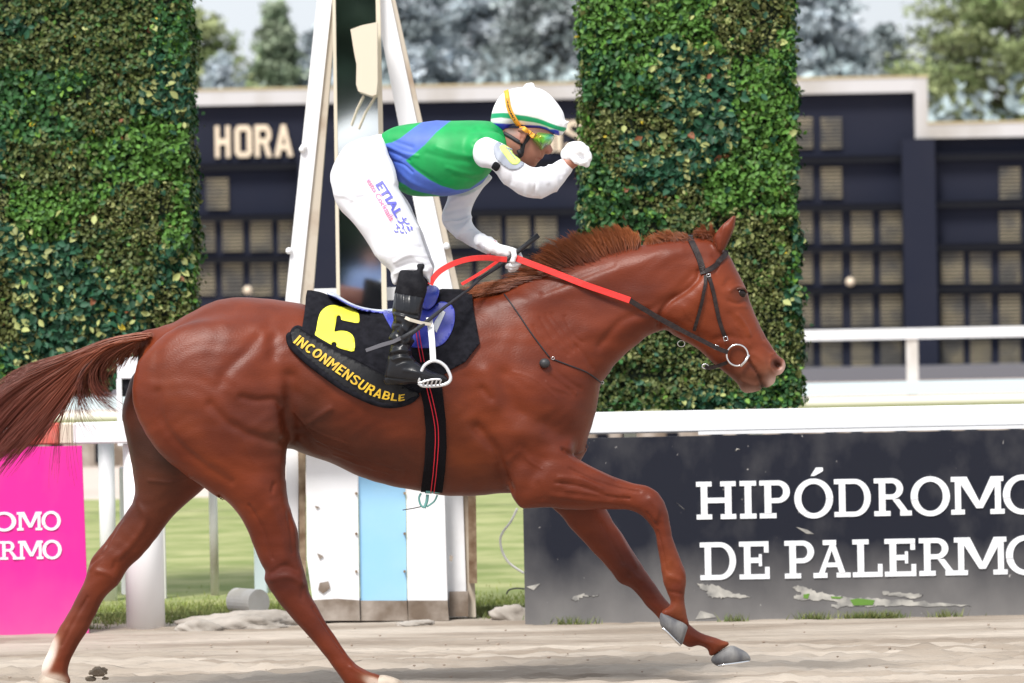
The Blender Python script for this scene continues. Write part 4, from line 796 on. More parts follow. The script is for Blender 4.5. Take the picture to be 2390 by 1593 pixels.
# bridle
M_lea = mat('dark_brown_leather', (.014,.009,.010), rough=.45, spec=.25, c2=(.028,.019,.018), scale=60, bump=.2, bscale=200)
M_rub = mat('red_rubber', (.85,.035,.03), rough=.5, c2=(.72,.03,.025), scale=40, bump=.15, bscale=90)
bridle = empty('bridle', 'dark brown leather bridle with steel ring bit on the horse head', 'bridle', loc=(0,0,0))
def both(name, mb, m, parent, smooth=False):
    mesh(name, mb.v, mb.f, m, parent, smooth); return mesh(name, [(q[0], -q[1], q[2]) for q in mb.v], [tuple(reversed(f)) for f in mb.f], m, parent, smooth)
mb = MB(); sstrap(mb, "L 215,208 245,270 280,345 305,420 322,485", BH, .0245, .004, .002, 6); both('headpiece', mb, M_lea, bridle)
mb = MB(); sstrap(mb, "L 318,470 370,448 420,410 465,360 500,318", BH, .021, .004, .004, 6); both('browband', mb, M_lea, bridle)
t = [hitn(BH, Z("L 215,208")[0])[0], hitn(BH, Z("L 500,318")[0])[0]]
for q in t:
    mb = MB(); strap([Vector((q.x, q.y-.004, q.z)), Vector((q.x, q.y*.5, q.z+.012 if q is t[0] else q.z+.008)), Vector((q.x+.0, 0, q.z+.016 if q is t[0] else q.z+.010)), Vector((q.x, -q.y*.5, q.z+.012 if q is t[0] else q.z+.008)), Vector((q.x, -q.y+.004, q.z))], [Vector((0,-.5,1)).normalized(), Vector((0,-.3,1)).normalized(), Vector((0,0,1)), Vector((0,.3,1)).normalized(), Vector((0,.5,1)).normalized()], .022, .004, mb); mb.build('crown_strap', M_lea, bridle)
mb = MB(); sstrap(mb, "L 355,490 380,570 410,690 440,830 470,930 500,1000", BH, .0155, .004, .004, 8); both('cheekpiece', mb, M_lea, bridle)
mb = MB(); sstrap(mb, "L 335,500 335,560 315,660 285,790 245,940", BH, .013, .003, .005, 8); both('throatlash', mb, M_lea, bridle)
mb = MB(); strap([Vector(P(*q, y)) for q, y in zip(cr(Z("L 515,1203 450,1228 380,1248 340,1242"), 4, False), np.linspace(-.078,-.03,13))], [Vector((0,-1,0))]*13, .014, .004, mb); both('curb_strap', mb, M_lea, bridle)
def ring3(c, r, rt, B=BH, tilt=0, n=28, off=.012):
    h = hitn(B, c); y = h[0].y-off; C0 = P(c[0], c[1], y); return [C0+np.array([math.cos(t)*r, -.2*abs(math.sin(t))*0, math.sin(t)*r]) for t in np.linspace(0, 2*math.pi, n, endpoint=False)]
mb = MB(); cb = Z("L 595,1145")[0]; mb.tube(ring3(cb, .0405, 0, off=.014), .0036, 8, closed=True); yb = ring3(cb, .04, 0, off=.014)[0][1]
mb.tube([P(*q, yb) for q in Z("L 690,1140 660,1195 620,1235")], .0058, 8); both('bit_ring', mb, M_steel, bridle, True)
mb = MB()
for s, w_, h_ in (("L 500,1010", .0075, .0075), ("L 425,1082", .0065, .0085), ("L 362,495", .007, .005)):
    c0 = Z(s)[0]; h = hitn(BH, c0); y = h[0].y-.012; C0 = P(*c0, y); a = math.radians(-20 if '425' in s else 12)
    q = [C0+np.array([math.cos(a)*x-math.sin(a)*z, 0, math.sin(a)*x+math.cos(a)*z]) for x, z in ((-w_,-h_),(w_,-h_),(w_,h_),(-w_,h_))]; mb.tube(q, .0019, 6, closed=True)
C1 = P(*Z("L 335,1235")[0], -.03); mb.tube([C1+np.array([math.cos(t)*.012, 0, math.sin(t)*.009]) for t in np.linspace(0, 6.28, 12, endpoint=False)], .003, 6, closed=True)
C1 = P(*Z("L 140,1050")[0], -.01); mb.tube([C1+np.array([math.cos(t)*.014, 0, math.sin(t)*.012]) for t in np.linspace(0, 6.28, 14, endpoint=False)], .0018, 6, closed=True)
mb.build_each('buckle', M_steel, bridle, True)
# reins
reins = empty('reins', 'red rubber reins running from the rider hand to the bit', 'reins', loc=(0,0,0))
def rein(trace, ys, w, m, n=6, name='rein', ofs=.012):
    T = Z(trace); path = cr(T, n, False); yy = np.interp(np.arange(len(path)), np.arange(len(T))*n, ys); out = []
    for p, y in zip(path, yy):
        h = hit(BH, tuple(p)); 
        if h and h[0].y < y+ofs and ofs: y = h[0].y-ofs
        out.append(y)
    out = np.array(out)
    for _ in range(3): out = np.minimum(out, np.convolve(np.pad(out, 1, mode='edge'), [.25,.5,.25], 'valid'))
    mb = MB(); strap([Vector(P(p[0], p[1], y)) for p, y in zip(path, out)], [Vector((0,-1,.0))]*len(path), w, .004, mb); return mb.build(name, m, reins)
rein("U 1130,880 B 520,372 700,440 850,500 1000,552 1155,606", [-.06,-.08,-.1,-.12,-.12,-.12], .0245, M_rub, name='red_grip', ofs=.014)
rein("B 1150,603 1250,665 1350,725 1480,795 1620,865 1720,915 1785,940", [-.12,-.115,-.11,-.11,-.11,-.11,-.108], [.0205]*3*6+[.017]*3*6+[.017], M_lea, name='leather_rein', ofs=.014)
rein("A 884,1492 900,1455 950,1400 1040,1350 1150,1318 1260,1310 1350,1318 1400,1322", [-.30,-.30,-.28,-.25,-.2,-.14,-.09,-.07], .0215, M_rub, name='rein_loop', ofs=0)
rein("A 1095,1490 1180,1440 1260,1390 1310,1355 1345,1330", [-.14,-.13,-.1,-.06,-.04], [.012]*16+[.008], M_rub, name='rein_loop', ofs=0)
rein("U 1150,1140 1350,1190 1550,1250 1800,1325", [-.01,.02,.04,.06], .012, M_rub, name='far_rein', ofs=0)
# breast cord with ball
cord = empty('neck_cord', 'thin black cord with a black rubber ball around the base of the neck', 'cord', loc=(0,0,0))
mb = MB()
for s in ("B 350,570 430,680 530,830 640,975", "B 660,985 780,1030 880,1070 970,1135"):
    pth = cr(Z(s), 6, False); mb.tube([h[0]+h[1]*.003 for h in (hitn(BH, tuple(p)) for p in pth)], .0028, 6)
mb.build('strand', M_strap, cord, True)
h = hitn(BH, Z("B 605,1015")[0]); mb = MB(); mb.sphere(h[0]+h[1]*.012, (.0205,.019,.0185), 18); mb.build('rubber_ball', mat('grey_rubber', (.03,.032,.036), rough=.5), cord, True)
mb = MB()
for s in ("B 660,980", "B 972,1130"):
    h = hitn(BH, Z(s)[0]); c0 = h[0]+h[1]*.005; mb.tube([c0+Vector((math.cos(t)*.0055, 0, math.sin(t)*.0055)) for t in np.linspace(0, 6.28, 12, endpoint=False)], .0014, 6, closed=True)
mb.build_each('metal_ring', M_steel, cord, True)
# ---------------------------------------------------------------- the place
def wx(x, y, Y): return P(x, y, Y)[0]
def wz(x, y, Y): return P(x, y, Y)[2]
def bp(mb, x0, y0, x1, y1, Y, dep, mi=0, bev=0, grow=0):
    """box from photo extents at depth Y (front face), dep metres deep"""
    xm, ym = (x0+x1)/2, (y0+y1)/2; X0, X1 = wx(x0, ym, Y), wx(x1, ym, Y); Z1, Z0 = wz(xm, y0, Y), wz(xm, y1, Y)
    mb.box(((X0+X1)/2, Y+dep/2, (Z0+Z1)/2), ((X1-X0)/2, dep/2, (Z1-Z0)/2), None, mi, bev)
def pp(mb, s, Y, dep, mi=0):
    mb.prism([(P(q[0], q[1], Y)[0], P(q[0], q[1], Y)[2]) for q in (Z(s) if isinstance(s, str) else s)], Y, Y+dep, mi)
def vn(x, y, sx, sy, seed, n=128):
    R = np.random.default_rng(seed); T = R.random((n, n)); u = x/sx; v = y/sy; i = np.floor(u).astype(int); j = np.floor(v).astype(int); f = u-i; g = v-j; f = f*f*(3-2*f); g = g*g*(3-2*g)
    return (T[i%n, j%n]*(1-f)+T[(i+1)%n, j%n]*f)*(1-g)+(T[i%n, (j+1)%n]*(1-f)+T[(i+1)%n, (j+1)%n]*f)*g-.5
# ground
def m_dirt():
    m = mat('raked_dirt', (.43,.375,.32), rough=.95, c2=(.25,.205,.165), scale=1.6, detail=12, bump=.9, bscale=12, stretch=(.35,1.6,1), lo=.38, hi=.62, bdist=.03, spec=.15); return m
M_dirt = m_dirt()
M_grass = mat('mown_grass', (.19,.235,.08), rough=.95, c2=(.33,.34,.16), scale=2.5, detail=8, bump=.6, bscale=30, spec=.15)
M_far = mat('far_dirt', (.48,.41,.36), rough=.95, c2=(.56,.48,.43), scale=.6, spec=.1)
gx, gy = np.meshgrid(np.linspace(-6, 6, 401), np.linspace(-4.5, 4.6, 720), indexing='ij')
ed = np.clip(np.minimum(np.minimum(gx+6, 6-gx)/.6, np.minimum(gy+4.5, 4.6-gy)/.4), 0, 1)
near_f = np.clip((2.9-gy)/1.2, .25, 1)
gz = (vn(gx, gy, 5, .13, 1)*.026+vn(gx, gy, 1.6, .06, 2)*.016+vn(gx, gy, .3, .035, 7)*.012+vn(gx, gy, .07, .03, 3)*.010+vn(gx, gy, .045, .018, 4)*.010+vn(gx, gy, 1.8, .022, 6)*.007)*near_f+vn(gx, gy, 2.5, .8, 5)*.015
cl = np.clip(vn(gx, gy, .13, .035, 9)+vn(gx, gy, .9, .3, 10)*.6-.22, 0, 1)*.045*near_f; gz = gz+cl
pit = np.clip(vn(gx, gy, .10, .03, 12)+vn(gx, gy, 1.4, .25, 13)*.7-.30, 0, 1)*.08*near_f; gz = gz-pit
gz = gz*ed+.004*ed
idx = np.arange(401*720).reshape(401, 720); q = np.stack([idx[:-1,:-1], idx[1:,:-1], idx[1:,1:], idx[:-1,1:]], -1).reshape(-1, 4)
tag(mesh('track', np.stack([gx, gy, gz], -1).reshape(-1, 3), q, M_dirt, smooth=True), 'raked beige sand track with ruts and clods', kind='structure')
tag(mesh('ground', [(-400,-300,-.012),(400,-300,-.012),(400,500,-.012),(-400,500,-.012)], [(0,1,2,3)], M_far), 'pale dirt beyond the rail', kind='structure')
def lawn(y0, y1, z): return mesh('lawn', [(-200,y0,z),(200,y0,z),(200,y1,z),(-200,y1,z)], [(0,1,2,3)], M_grass)
tag(lawn(4.75, 16.4, .006), 'mown green lawn between the rails', kind='structure')
R = np.random.default_rng(11)
V = []; F = []; Cc = []
spots = [(wx(q[0], 1430, 4.3), 4.0+q[1], q[2], q[3]) for q in ((260,.4,.25,260),(400,.3,.22,260),(330,.15,.12,90),(520,.7,.3,260),(600,.75,.3,200),(660,.5,.1,60),(1120,.35,.16,300),(1180,.15,.14,240),(1210,-.05,.08,80),(1700,-.45,.03,26),(1880,-.45,.04,50),(1985,-.45,.05,60),(2030,-.45,.07,90),(2180,-.44,.04,30),(1330,-.45,.05,30),(225,-.2,.05,40),(150,-.3,.03,20))]
for (sx, sy, sr, n) in spots:
    for _ in range(n*3):
        x = sx+R.normal(0, sr); y = max(sy+R.normal(0, sr*.5), 3.55); h = R.uniform(.012, .045)*(1.35 if n > 90 else 1); a = R.uniform(0, 6.28); w = .003; dx, dy = math.cos(a)*w, math.sin(a)*w; lx, ly = R.normal(0, .5*h, 2)
        b = len(V); V += [(x-dx, y-dy, -.004), (x+dx, y+dy, -.004), (x+lx, y+ly, h)]; F.append((b, b+1, b+2)); g = R.random(); Cc += [(.09+.14*g, .14+.10*g, .04+.05*g)]*3
for _ in range(16000):
    x = R.uniform(-4.5, 4.5); y = 4.78+R.exponential(.3); h = R.uniform(.015, .035); a = R.uniform(0, 6.28); dx, dy = math.cos(a)*.004, math.sin(a)*.004; lx, ly = R.normal(0, .4*h, 2)
    b = len(V); V += [(x-dx, y-dy, 0), (x+dx, y+dy, 0), (x+lx, y+ly, h)]; F.append((b, b+1, b+2)); g = R.random(); Cc += [(.18+.12*g, .25+.08*g, .055+.04*g)]*3
M_blade = mat('grass_blade', (.1,.2,.03), rough=.8, attr=True, spec=.2)
tag(mesh('grass', V, F, M_blade, col=np.array(Cc)), 'short weeds and grass blades along the rail', 'grass', kind='stuff')
# paints
M_wp = mat('white_paint', (.80,.81,.84), rough=.45, c2=(.68,.68,.69), scale=2.5, detail=8, lo=.5, hi=.78, bump=.1, bscale=20)
M_wp2 = mat('weathered_white', (.72,.71,.70), rough=.7, c2=(.40,.36,.31), scale=2.2, detail=9, lo=.5, hi=.75)
M_shade_side = mat('rusty_shade_side', (.52,.46,.38), rough=.7, c2=(.30,.20,.13), scale=5, detail=8, lo=.5, hi=.75)  # shaded side of the legs put into the colour, with rust mottling
M_rust = mat('rust_brown', (.13,.075,.04), rough=.85, c2=(.33,.25,.17), scale=14, detail=6)
M_redp = mat('faded_red_paint', (.62,.07,.05), rough=.6, c2=(.55,.16,.12), scale=14)
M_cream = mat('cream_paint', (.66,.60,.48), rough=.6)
M_lblue = mat('light_blue_paint', (.30,.58,.85), rough=.55, c2=(.34,.60,.82), scale=4, bump=.1, bscale=10)
M_conc = mat('stained_concrete', (.38,.33,.29), rough=.95, c2=(.16,.12,.09), scale=7, detail=9, bump=.5, bscale=20)
# near rail
rail = empty('fence_rail', 'white running rail along the track, red painted stretch at its left end', 'rail', loc=(wx(1195,1452,3.72), 3.72, 0))
mb = MB(); bp(mb, 170, 985.5, 2600, 1035.5-4, 3.72, .09, bev=.006)
def rail_box(x0, x1, m, mi=0):
    mb = MB(); za, zb = wz(1195, 966.5, 3.72), wz(1195, 1016.5, 3.72); X0, X1 = wx(x0, 1000, 3.72), wx(x1, 1000, 3.72); mb.box(((X0+X1)/2, 3.765, (za+zb)/2), ((X1-X0)/2-.001, .045, (za-zb)/2), bev=.007); return mb.build('rail_beam', m, rail)
rail_box(170, 2700, M_wp); rail_box(138, 170, M_cream); o = rail_box(20, 138, M_redp); o['label'] = 'faded red section of the rail'; rail_box(-300, 20, M_wp)
def rpost(name, x0, x1, yt, yb, Y, m, label, cyl=False, group=None, parent=None):
    mb = MB(); a = P((x0+x1)/2, yb, Y); t = P((x0+x1)/2, yt, Y); r = (wx(x1, yb, Y)-wx(x0, yb, Y))/2
    z0 = min(a[2], -.02)
    mb.tube([(a[0], Y+r, z0), (a[0], Y+r, t[2])], r, 20) if cyl else mb.box((a[0], Y+r, (z0+t[2])/2), (r, r, (t[2]-z0)/2), bev=.006)
    o = mb.build(name, m, parent, False)
    if cyl: o.data.polygons.foreach_set('use_smooth', [len(p.vertices) == 4 for p in o.data.polygons])
    return tag(o, label, 'post', group) if not parent else o
rpost('rail_post', 291, 382, 1036, 1432, 3.735, mat('post_white', (.9,.9,.92), rough=.5, c2=(.8,.79,.79), scale=3, lo=.55, hi=.8), '', True, parent=rail)
for x in (1290, 2050): rpost('rail_post', x-30, x+30, 1012, 1440, 3.83, M_wp, '', True, parent=rail)
rpost('post', 234, 272, 1015, 1386, 5.62, M_wp, 'round white post just right of the pink board, behind the rail', True, 'thin white posts behind the rail')
rpost('post', 283, 309, 1090, 1372, 6.1, M_wp, 'slim white post behind the thick rail post at left', False, 'thin white posts behind the rail')
rpost('post', 491, 511, 1036, 1376, 5.9, M_wp2, 'thin greyish post standing alone on the grass between the hind legs', True, 'thin white posts behind the rail')
rpost('post', 594, 624, 1036, 1362, 6.0, mat('pale_blue_post', (.62,.72,.8), rough=.6), 'pale blue post right of the fallen pipe stub', False, 'thin white posts behind the rail')
bx_ = empty('junction_box', 'small white box on a frame above the rail beside the tail', 'box', loc=(wx(295,880,4.2), 4.2, 0))
mb = MB(); bp(mb, 273, 833, 322, 884, 4.2, .08, bev=.005); mb.build('box_cover', M_wp, bx_); mb = MB(); bp(mb, 273, 884, 285, 1040, 4.2, .05); bp(mb, 312, 884, 324, 1040, 4.2, .05); mb.build('box_stand', M_wp, bx_)
mb = MB(); bp(mb, 286, 884.5, 311, 925, 4.22, .02); mb.build('box_panel', M_black, bx_)
# slab-serif lettering
def arc(cx, cy, rx, ry, a0, a1, n=18): return [(cx+rx*math.cos(math.radians(a0+(a1-a0)*i/n)), cy+ry*math.sin(math.radians(a0+(a1-a0)*i/n))) for i in range(n+1)]
T_ = .17; S_ = .13
def band(po, pi): return [list(po[i:i+2])+list(reversed(pi[i:i+2])) for i in range(len(po)-1)]
def rc(x0, y0, x1, y1): return [(x0,y0),(x1,y0),(x1,y1),(x0,y1)]
def stem(x, w=.30, top=True, bot=True):
    o = [rc(x-T_/2, S_ if bot else 0, x+T_/2, 1-S_ if top else 1)]
    if bot: o.append(rc(x-w/2, 0, x+w/2, S_))
    if top: o.append(rc(x-w/2, 1-S_, x+w/2, 1))
    return o
def bowl(x, y0, y1, rx, full=False):
    cy = (y0+y1)/2; ry = (y1-y0)/2; return [rc(x, y1-S_, x+rx*.35, y1), rc(x, y0, x+rx*.35, y0+S_)]+band(arc(x+rx*.35, cy, rx*.65+.0, ry, -90, 90), arc(x+rx*.35, cy, rx*.65-T_, ry-S_, -90, 90))
def glyph(c):
    if c == 'H': return 1.06, stem(.22, .40)+stem(.84, .40)+[rc(.305, .43, .755, .57)]
    if c == 'I': return .48, stem(.24, .42)
    if c == 'P': return .86, stem(.24, .42, False)+[rc(.03, 1-S_, .155, 1)]+[[(a+0, b) for a, b in q] for q in bowl(.325, .40, 1, .47)]
    if c in 'OÓ':
        g = band(arc(.53, .5, .50, .53, 0, 360, 40), arc(.53, .5, .32, .39, 0, 360, 40))
        if c == 'Ó': g.append([(.46,1.10),(.56,1.10),(.78,1.22),(.78,1.32),(.60,1.32)])
        return 1.06, g
    if c == 'D': return 1.04, stem(.24, .42, False, False)+[rc(.03, 1-S_, .155, 1), rc(.03, 0, .155, S_)]+bowl(.325, 0, 1, .66)
    if c == 'R': return 1.0, stem(.24, .42, False)+[rc(.03, 1-S_, .155, 1)]+bowl(.325, .44, 1, .46)+[[(.50,.44),(.68,.44),(.90,S_),(.72,S_)], rc(.70, 0, 1.0, S_)]
    if c == 'M': return 1.3, [rc(.02,0,.36,S_), rc(.12,S_,.27,1-S_), rc(.02,1-S_,.27,1), [(.27,1),(.42,1),(.73,.34),(.65,.16),(.27,.80)], [(.73,.34),(1.02,1),(1.12,1),(1.12,.74),(.81,.16),(.65,.16)], rc(1.12,S_,1.27,1-S_), rc(1.12,1-S_,1.34,1), rc(1.0,0,1.36,S_)]
    if c == 'E': return .84, stem(.24, .42, False, False)+[rc(.03,1-S_,.155,1), rc(.03,0,.155,S_), rc(.325,1-S_,.80,1), rc(.325,0,.82,S_), rc(.325,.43,.62,.57), rc(.68,.70,.80,1-S_), rc(.70,S_,.82,.32), rc(.54,.34,.62,.43), rc(.54,.57,.62,.66)]
    if c == 'A': return 1.1, [[(.18,S_),(.34,S_),(.60,1-S_),(.50,1-S_)], [(.76,S_),(.93,S_),(.66,1-S_),(.50,1-S_)], rc(.02,0,.42,S_), rc(.68,0,1.08,S_), rc(.34,.28,.76,.40), rc(.30,1-S_,.68,1)]
    if c == 'L': return .84, stem(.24, .42, True, False)+[rc(.03,0,.155,S_), rc(.325,0,.80,S_), rc(.68,S_,.80,.34)]
    return .4, []
def sign_line(name, chars, y0, h, Y, m, parent, dy=0):
    """chars: list of (glyph, left photo x, right photo x); y0 baseline photo y at the left, the baseline is level in the world"""
    mb = MB(); k = 0
    zb = wz(chars[0][1], y0, Y); hh = h/FPX*(Y-CY)
    for c, x0, x1 in chars:
        mb = MB(); w, ps = glyph(c); X0, X1 = wx(x0, y0, Y), wx(x1, y0, Y)
        for q in ps:
            k += 1; poly = [(X0+a/w*(X1-X0), zb+b*hh) for a, b in q]; mb.prism(poly, Y-.003-.00025*(k%12), Y+.001+.00002*(k%12))
        mb.build('letter', m, parent)
M_let = mat('white_lettering', (.82,.84,.88), rough=.5)
kx = lambda x: 1500+x/2.438
def board_mat(name, c, cl, zlo, zhi, spot):
    m = mat(name, c, rough=.65, bump=.08, bscale=15, spec=.2); n = m.node_tree; b = n.nodes['Principled BSDF']
    tc = n.nodes.new('ShaderNodeTexCoord'); sp = n.nodes.new('ShaderNodeSeparateXYZ'); n.links.new(tc.outputs['Object'], sp.inputs[0])
    nz = n.nodes.new('ShaderNodeTexNoise'); nz.inputs['Scale'].default_value = 3; nz.inputs['Detail'].default_value = 9; mp = n.nodes.new('ShaderNodeMapping'); mp.inputs['Scale'].default_value = (1.5,1,1.0); n.links.new(tc.outputs['Object'], mp.inputs[0]); n.links.new(mp.outputs[0], nz.inputs['Vector'])
    mr = n.nodes.new('ShaderNodeMapRange'); mr.inputs[1].default_value = zhi; mr.inputs[2].default_value = zlo; n.links.new(sp.outputs[2], mr.inputs[0])
    ad = n.nodes.new('ShaderNodeMath'); ad.operation = 'ADD'; ad.inputs[1].default_value = 0; mu = n.nodes.new('ShaderNodeMath'); mu.operation = 'MULTIPLY_ADD'; n.links.new(nz.outputs[0], mu.inputs[0]); mu.inputs[1].default_value = .7; mu.inputs[2].default_value = -.35
    n.links.new(mr.outputs[0], ad.inputs[0]); n.links.new(mu.outputs[0], ad.inputs[1]); ad.use_clamp = True
    x = n.nodes.new('ShaderNodeMix'); x.data_type = 'RGBA'; n.links.new(ad.outputs[0], x.inputs[0]); x.inputs[6].default_value = (*c, 1); x.inputs[7].default_value = (*cl, 1)
    n2 = n.nodes.new('ShaderNodeTexNoise'); n2.inputs['Scale'].default_value = 26; n2.inputs['Detail'].default_value = 6; r2 = n.nodes.new('ShaderNodeValToRGB'); r2.color_ramp.elements[0].position = spot; r2.color_ramp.elements[1].position = spot+.05; n.links.new(mp.outputs[0], n2.inputs['Vector']); n.links.new(n2.outputs[0], r2.inputs[0])
    y = n.nodes.new('ShaderNodeMix'); y.data_type = 'RGBA'; n.links.new(r2.outputs[0], y.inputs[0]); n.links.new(x.outputs[2], y.inputs[6]); y.inputs[7].default_value = (*[min(1, q*1.6+.05) for q in cl], 1)
    n.links.new(y.outputs[2], b.inputs['Base Color']); return m
bb = empty('advertising_board', 'long black advertising board with white slab letters and torn lower edge', 'board', loc=(wx(1850,1450,3.6), 3.6, 0))
mb = MB(); X0, X1 = wx(1223,1300,3.6), wx(2620,1300,3.6); zt, zb_ = wz(1850,1013,3.6), -.01
mb.box(((X0+X1)/2, 3.615, (zt+zb_)/2), ((X1-X0)/2, .015, (zt-zb_)/2)); mb.build('board_panel', board_mat('black_board', (.011,.013,.023), (.25,.24,.235), -.12, .36, .705), bb)
mb = MB(); mb.box(((X0+X1)/2+.4, 3.64, zt+.012), ((X1-X0)/2-.4, .012, .007)); mb.build('top_trim', M_wp, bb)
l1 = [('H',303,537),('I',548,655),('P',660,855),('Ó',858,1092),('D',1085,1312),('R',1312,1532),('O',1520,1757),('M',1752,2047),('O',2045,2285)]
l2 = [('D',322,545),('E',545,728),('P',803,992),('A',968,1188),('L',1190,1375),('E',1372,1562),('R',1568,1790),('M',1770,2064),('O',2062,2300)]
sign_line('lettering', [(c, kx(a), kx(b)) for c, a, b in l1], 950+639/2.438, 88, 3.6, M_let, bb)
sign_line('lettering', [(c, kx(a), kx(b)) for c, a, b in l2], 950+984/2.438, 88, 3.6, M_let, bb)
M_tear = mat('torn_backing', (.50,.48,.44), rough=.9, c2=(.20,.195,.19), scale=14, detail=10); M_tg = mat('exposed_green', (.12,.25,.04), rough=.9)
mb = MB(); R = np.random.default_rng(5)
for s in ("K 315,1005 380,1010 440,1020 480,1045 560,1070 600,1078 540,1088 470,1082 430,1085 380,1075 360,1050 330,1030", "K 860,1020 920,1025 1000,1050 1100,1070 1200,1085 1330,1090 1480,1095 1600,1110 1870,1128 1700,1132 1500,1128 1350,1128 1300,1135 1180,1130 1080,1140 1100,1110 1000,1095 900,1100 860,1080 900,1060 870,1040", "K 1365,1050 1480,1055 1590,1065 1560,1085 1480,1080 1400,1072", "E 310,1020 390,1010 360,1035", "E 570,1090 620,1065 720,1070 700,1078 640,1082 600,1100", "K 885,680 930,690 975,722 940,715", "K 525,236 555,240 545,250 528,248", "E 1170,540 1225,570 1215,585", "K 330,1160 400,1180 420,1195 300,1200"):
    z = Z(s); z = [(a+R.normal(0,2.6), b+R.normal(0,1.7)) for a, b in (cr(z, 6) if len(z) > 4 else z)]; pp(mb, z, 3.5975, .004)
mb.build_each('torn_patch', M_tear, bb)
mb = MB()
for s in ("K 1180,1095 1230,1088 1320,1098 1310,1125 1200,1128", "K 1070,1076 1140,1080 1120,1090 1075,1088", "K 915,1065 950,1060 940,1090 915,1085"): pp(mb, s, 3.5955, .004)
mb.build_each('torn_patch', M_tg, bb)
pk = empty('advertising_board', 'bright pink advertising board with white slab letters at the left edge', 'board', loc=(wx(60,1470,3.55), 3.55, 0))
mb = MB(); mb.prism([(wx(-420,1041,3.55), wz(100,1042,3.55)), (wx(190,1041,3.55), wz(100,1042,3.55)), (wx(207,1470,3.55), -.012), (wx(-420,1470,3.55), -.012)][::-1], 3.55, 3.58)
mb.build('board_panel', board_mat('pink_board', (.72,.025,.30), (.66,.14,.34), -.3, .30, .74), pk)
vx = lambda x: x/2.6446
sign_line('lettering', [('O',-20,vx(106)),('M',vx(104),vx(255)),('O',vx(255),vx(380))], 1000+632/2.6446, 43, 3.55, M_let, pk)
sign_line('lettering', [('E',-58,-24),('R',vx(-2),vx(116)),('M',vx(112),vx(262)),('O',vx(260),vx(386))], 1000+812/2.6446, 43, 3.55, M_let, pk)
# finish structure: leaning legs, tall mirror, plank base
fin = empty('finish_post', 'white A-frame finish post with a tall mirror and a white and light blue plank base', 'finish post', loc=(wx(880,1446,4.0), 4.0, 0))
def part(name, segs, m, Y, dep, sm=False):
    mb = MB()
    for s in segs: pp(mb, s, Y, dep)
    return mb.build(name, m, fin)
part('leg', ["N 744,-40 779,-40 700,700 694,1440 668,1440 666,700"], M_wp, 3.95, .10); part('leg_shade_side', ["N 779,-40 789,-40 729,700 711,1130 711,1440 694.5,1440 700.5,700"], M_shade_side, 3.965, .09)  # beige strip beside each leg paints its shaded side
part('leg', ["N 866,-40 904,-40 1066,720 1090,1440 1046,1440 1014,720"], M_wp, 3.95, .10); part('leg_shade_side', ["N 904.5,-40 914,-40 1082,720 1111,1440 1090.5,1440 1066.5,720"], M_shade_side, 3.965, .09)
mb = MB()
for q in Z("A 15,575 G 1585,770 1510,1310 H 990,1285"): c0 = P(q[0], q[1], 3.93); mb.sphere((c0[0], c0[1]+.015, c0[2]), (.016,.02,.016), 10)
mb.build_each('bolt', M_wp, fin)
part('crossbar', ["N 701,674 1012,668 1012,698 701,704"], M_wp, 3.97, .06)
part('mirror_frame', ["N 775,-40 782,-40 797,940 789,940"], M_cream, 3.90, .05); part('mirror_frame', ["N 876,-40 886,-40 908,940 896,940"], M_cream, 3.90, .05)
M_mir = mat('mirror_glass', (.80,.84,.82), rough=.035, metal=1)
mb = MB(); pp(mb, "N 782,-40 876,-40 896,940 797,940", 3.93, .012); mo = mb.build('mirror_pane', M_mir, fin)
cz = 1.9; cxm = wx(835, 480, 3.93)
ax_, az_ = 0.0, 0.0
for q in mo.data.vertices:
    w = np.array(q.co)+np.array(fin.location); d = w-np.array([cxm, 3.93, cz]); d[1] += d[2]*math.tan(-ax_)*-1+d[0]*math.tan(az_); q.co = Vector(tuple(np.array([cxm, 3.93, cz])+d-np.array(fin.location)))
mo.data.update()
part('reflection_box', ["N 818,68 845,58 880,51 881,190 878,220 868,223 836,212 831,196 832,150 826,120"], M_cream, 3.74, .12)  # solid box added to stand in for a shape reflected in the mirror
mb = MB()
for s in ("N 848,222 832,255 819,292", "N 876,222 852,262 836,300"): mb.tube([P(*q, 3.84) for q in Z(s)], .0035, 6)
mb.build_each('reflection_wire', M_cream, fin)  # wires added for the lines reflected below the box
part('plank', ["F 521,120 812,120 826,1098 560,1098 527,860"], M_wp, 3.86, .05); part('plank', ["F 815,120 1085,120 1096,1100 832,1100"], M_lblue, 3.88, .04); part('plank', ["F 1089,120 1300,120 1328,1100 1100,1100"], M_wp, 3.865, .05)
part('rusty_batten', ["F 474,120 518,120 522,1060 492,1060"], M_rust, 3.93, .04); part('rusty_batten', ["F 1440,120 1484,120 1496,1002 1450,1002"], M_rust, 3.91, .05)
part('concrete_base', ["F 560,1098 700,1090 826,1099 830,1215 600,1215 565,1180"], M_conc, 3.855, .2); part('concrete_base', ["F 833,1101 1096,1101 1104,1215 834,1215"], M_conc, 3.87, .2); part('concrete_base', ["F 1101,1101 1328,1101 1336,1215 1106,1215"], M_conc, 3.86, .2); part('concrete_base', ["F 1337,1050 1446,1048 1446,1190 1338,1190"], M_conc, 3.93, .15)
mb = MB()
for s in ("F 585,830 622,848 600,866", "F 572,560 600,568 582,578", "F 1340,840 1360,850 1352,880 1338,870", "F 600,1000 650,990 660,1030 620,1060 592,1040"): pp(mb, s, 3.853, .004)
mb.build_each('paint_chip', M_conc, fin)
mb = MB()
for x in (808, 1083):
    for y in (490, 720, 935): c0 = P(*Z(f"F {x},{y}")[0], 3.85); mb.tube([c0, c0+np.array([0,.03,0])], .006, 8)
mb.build_each('rivet', M_rust, fin)
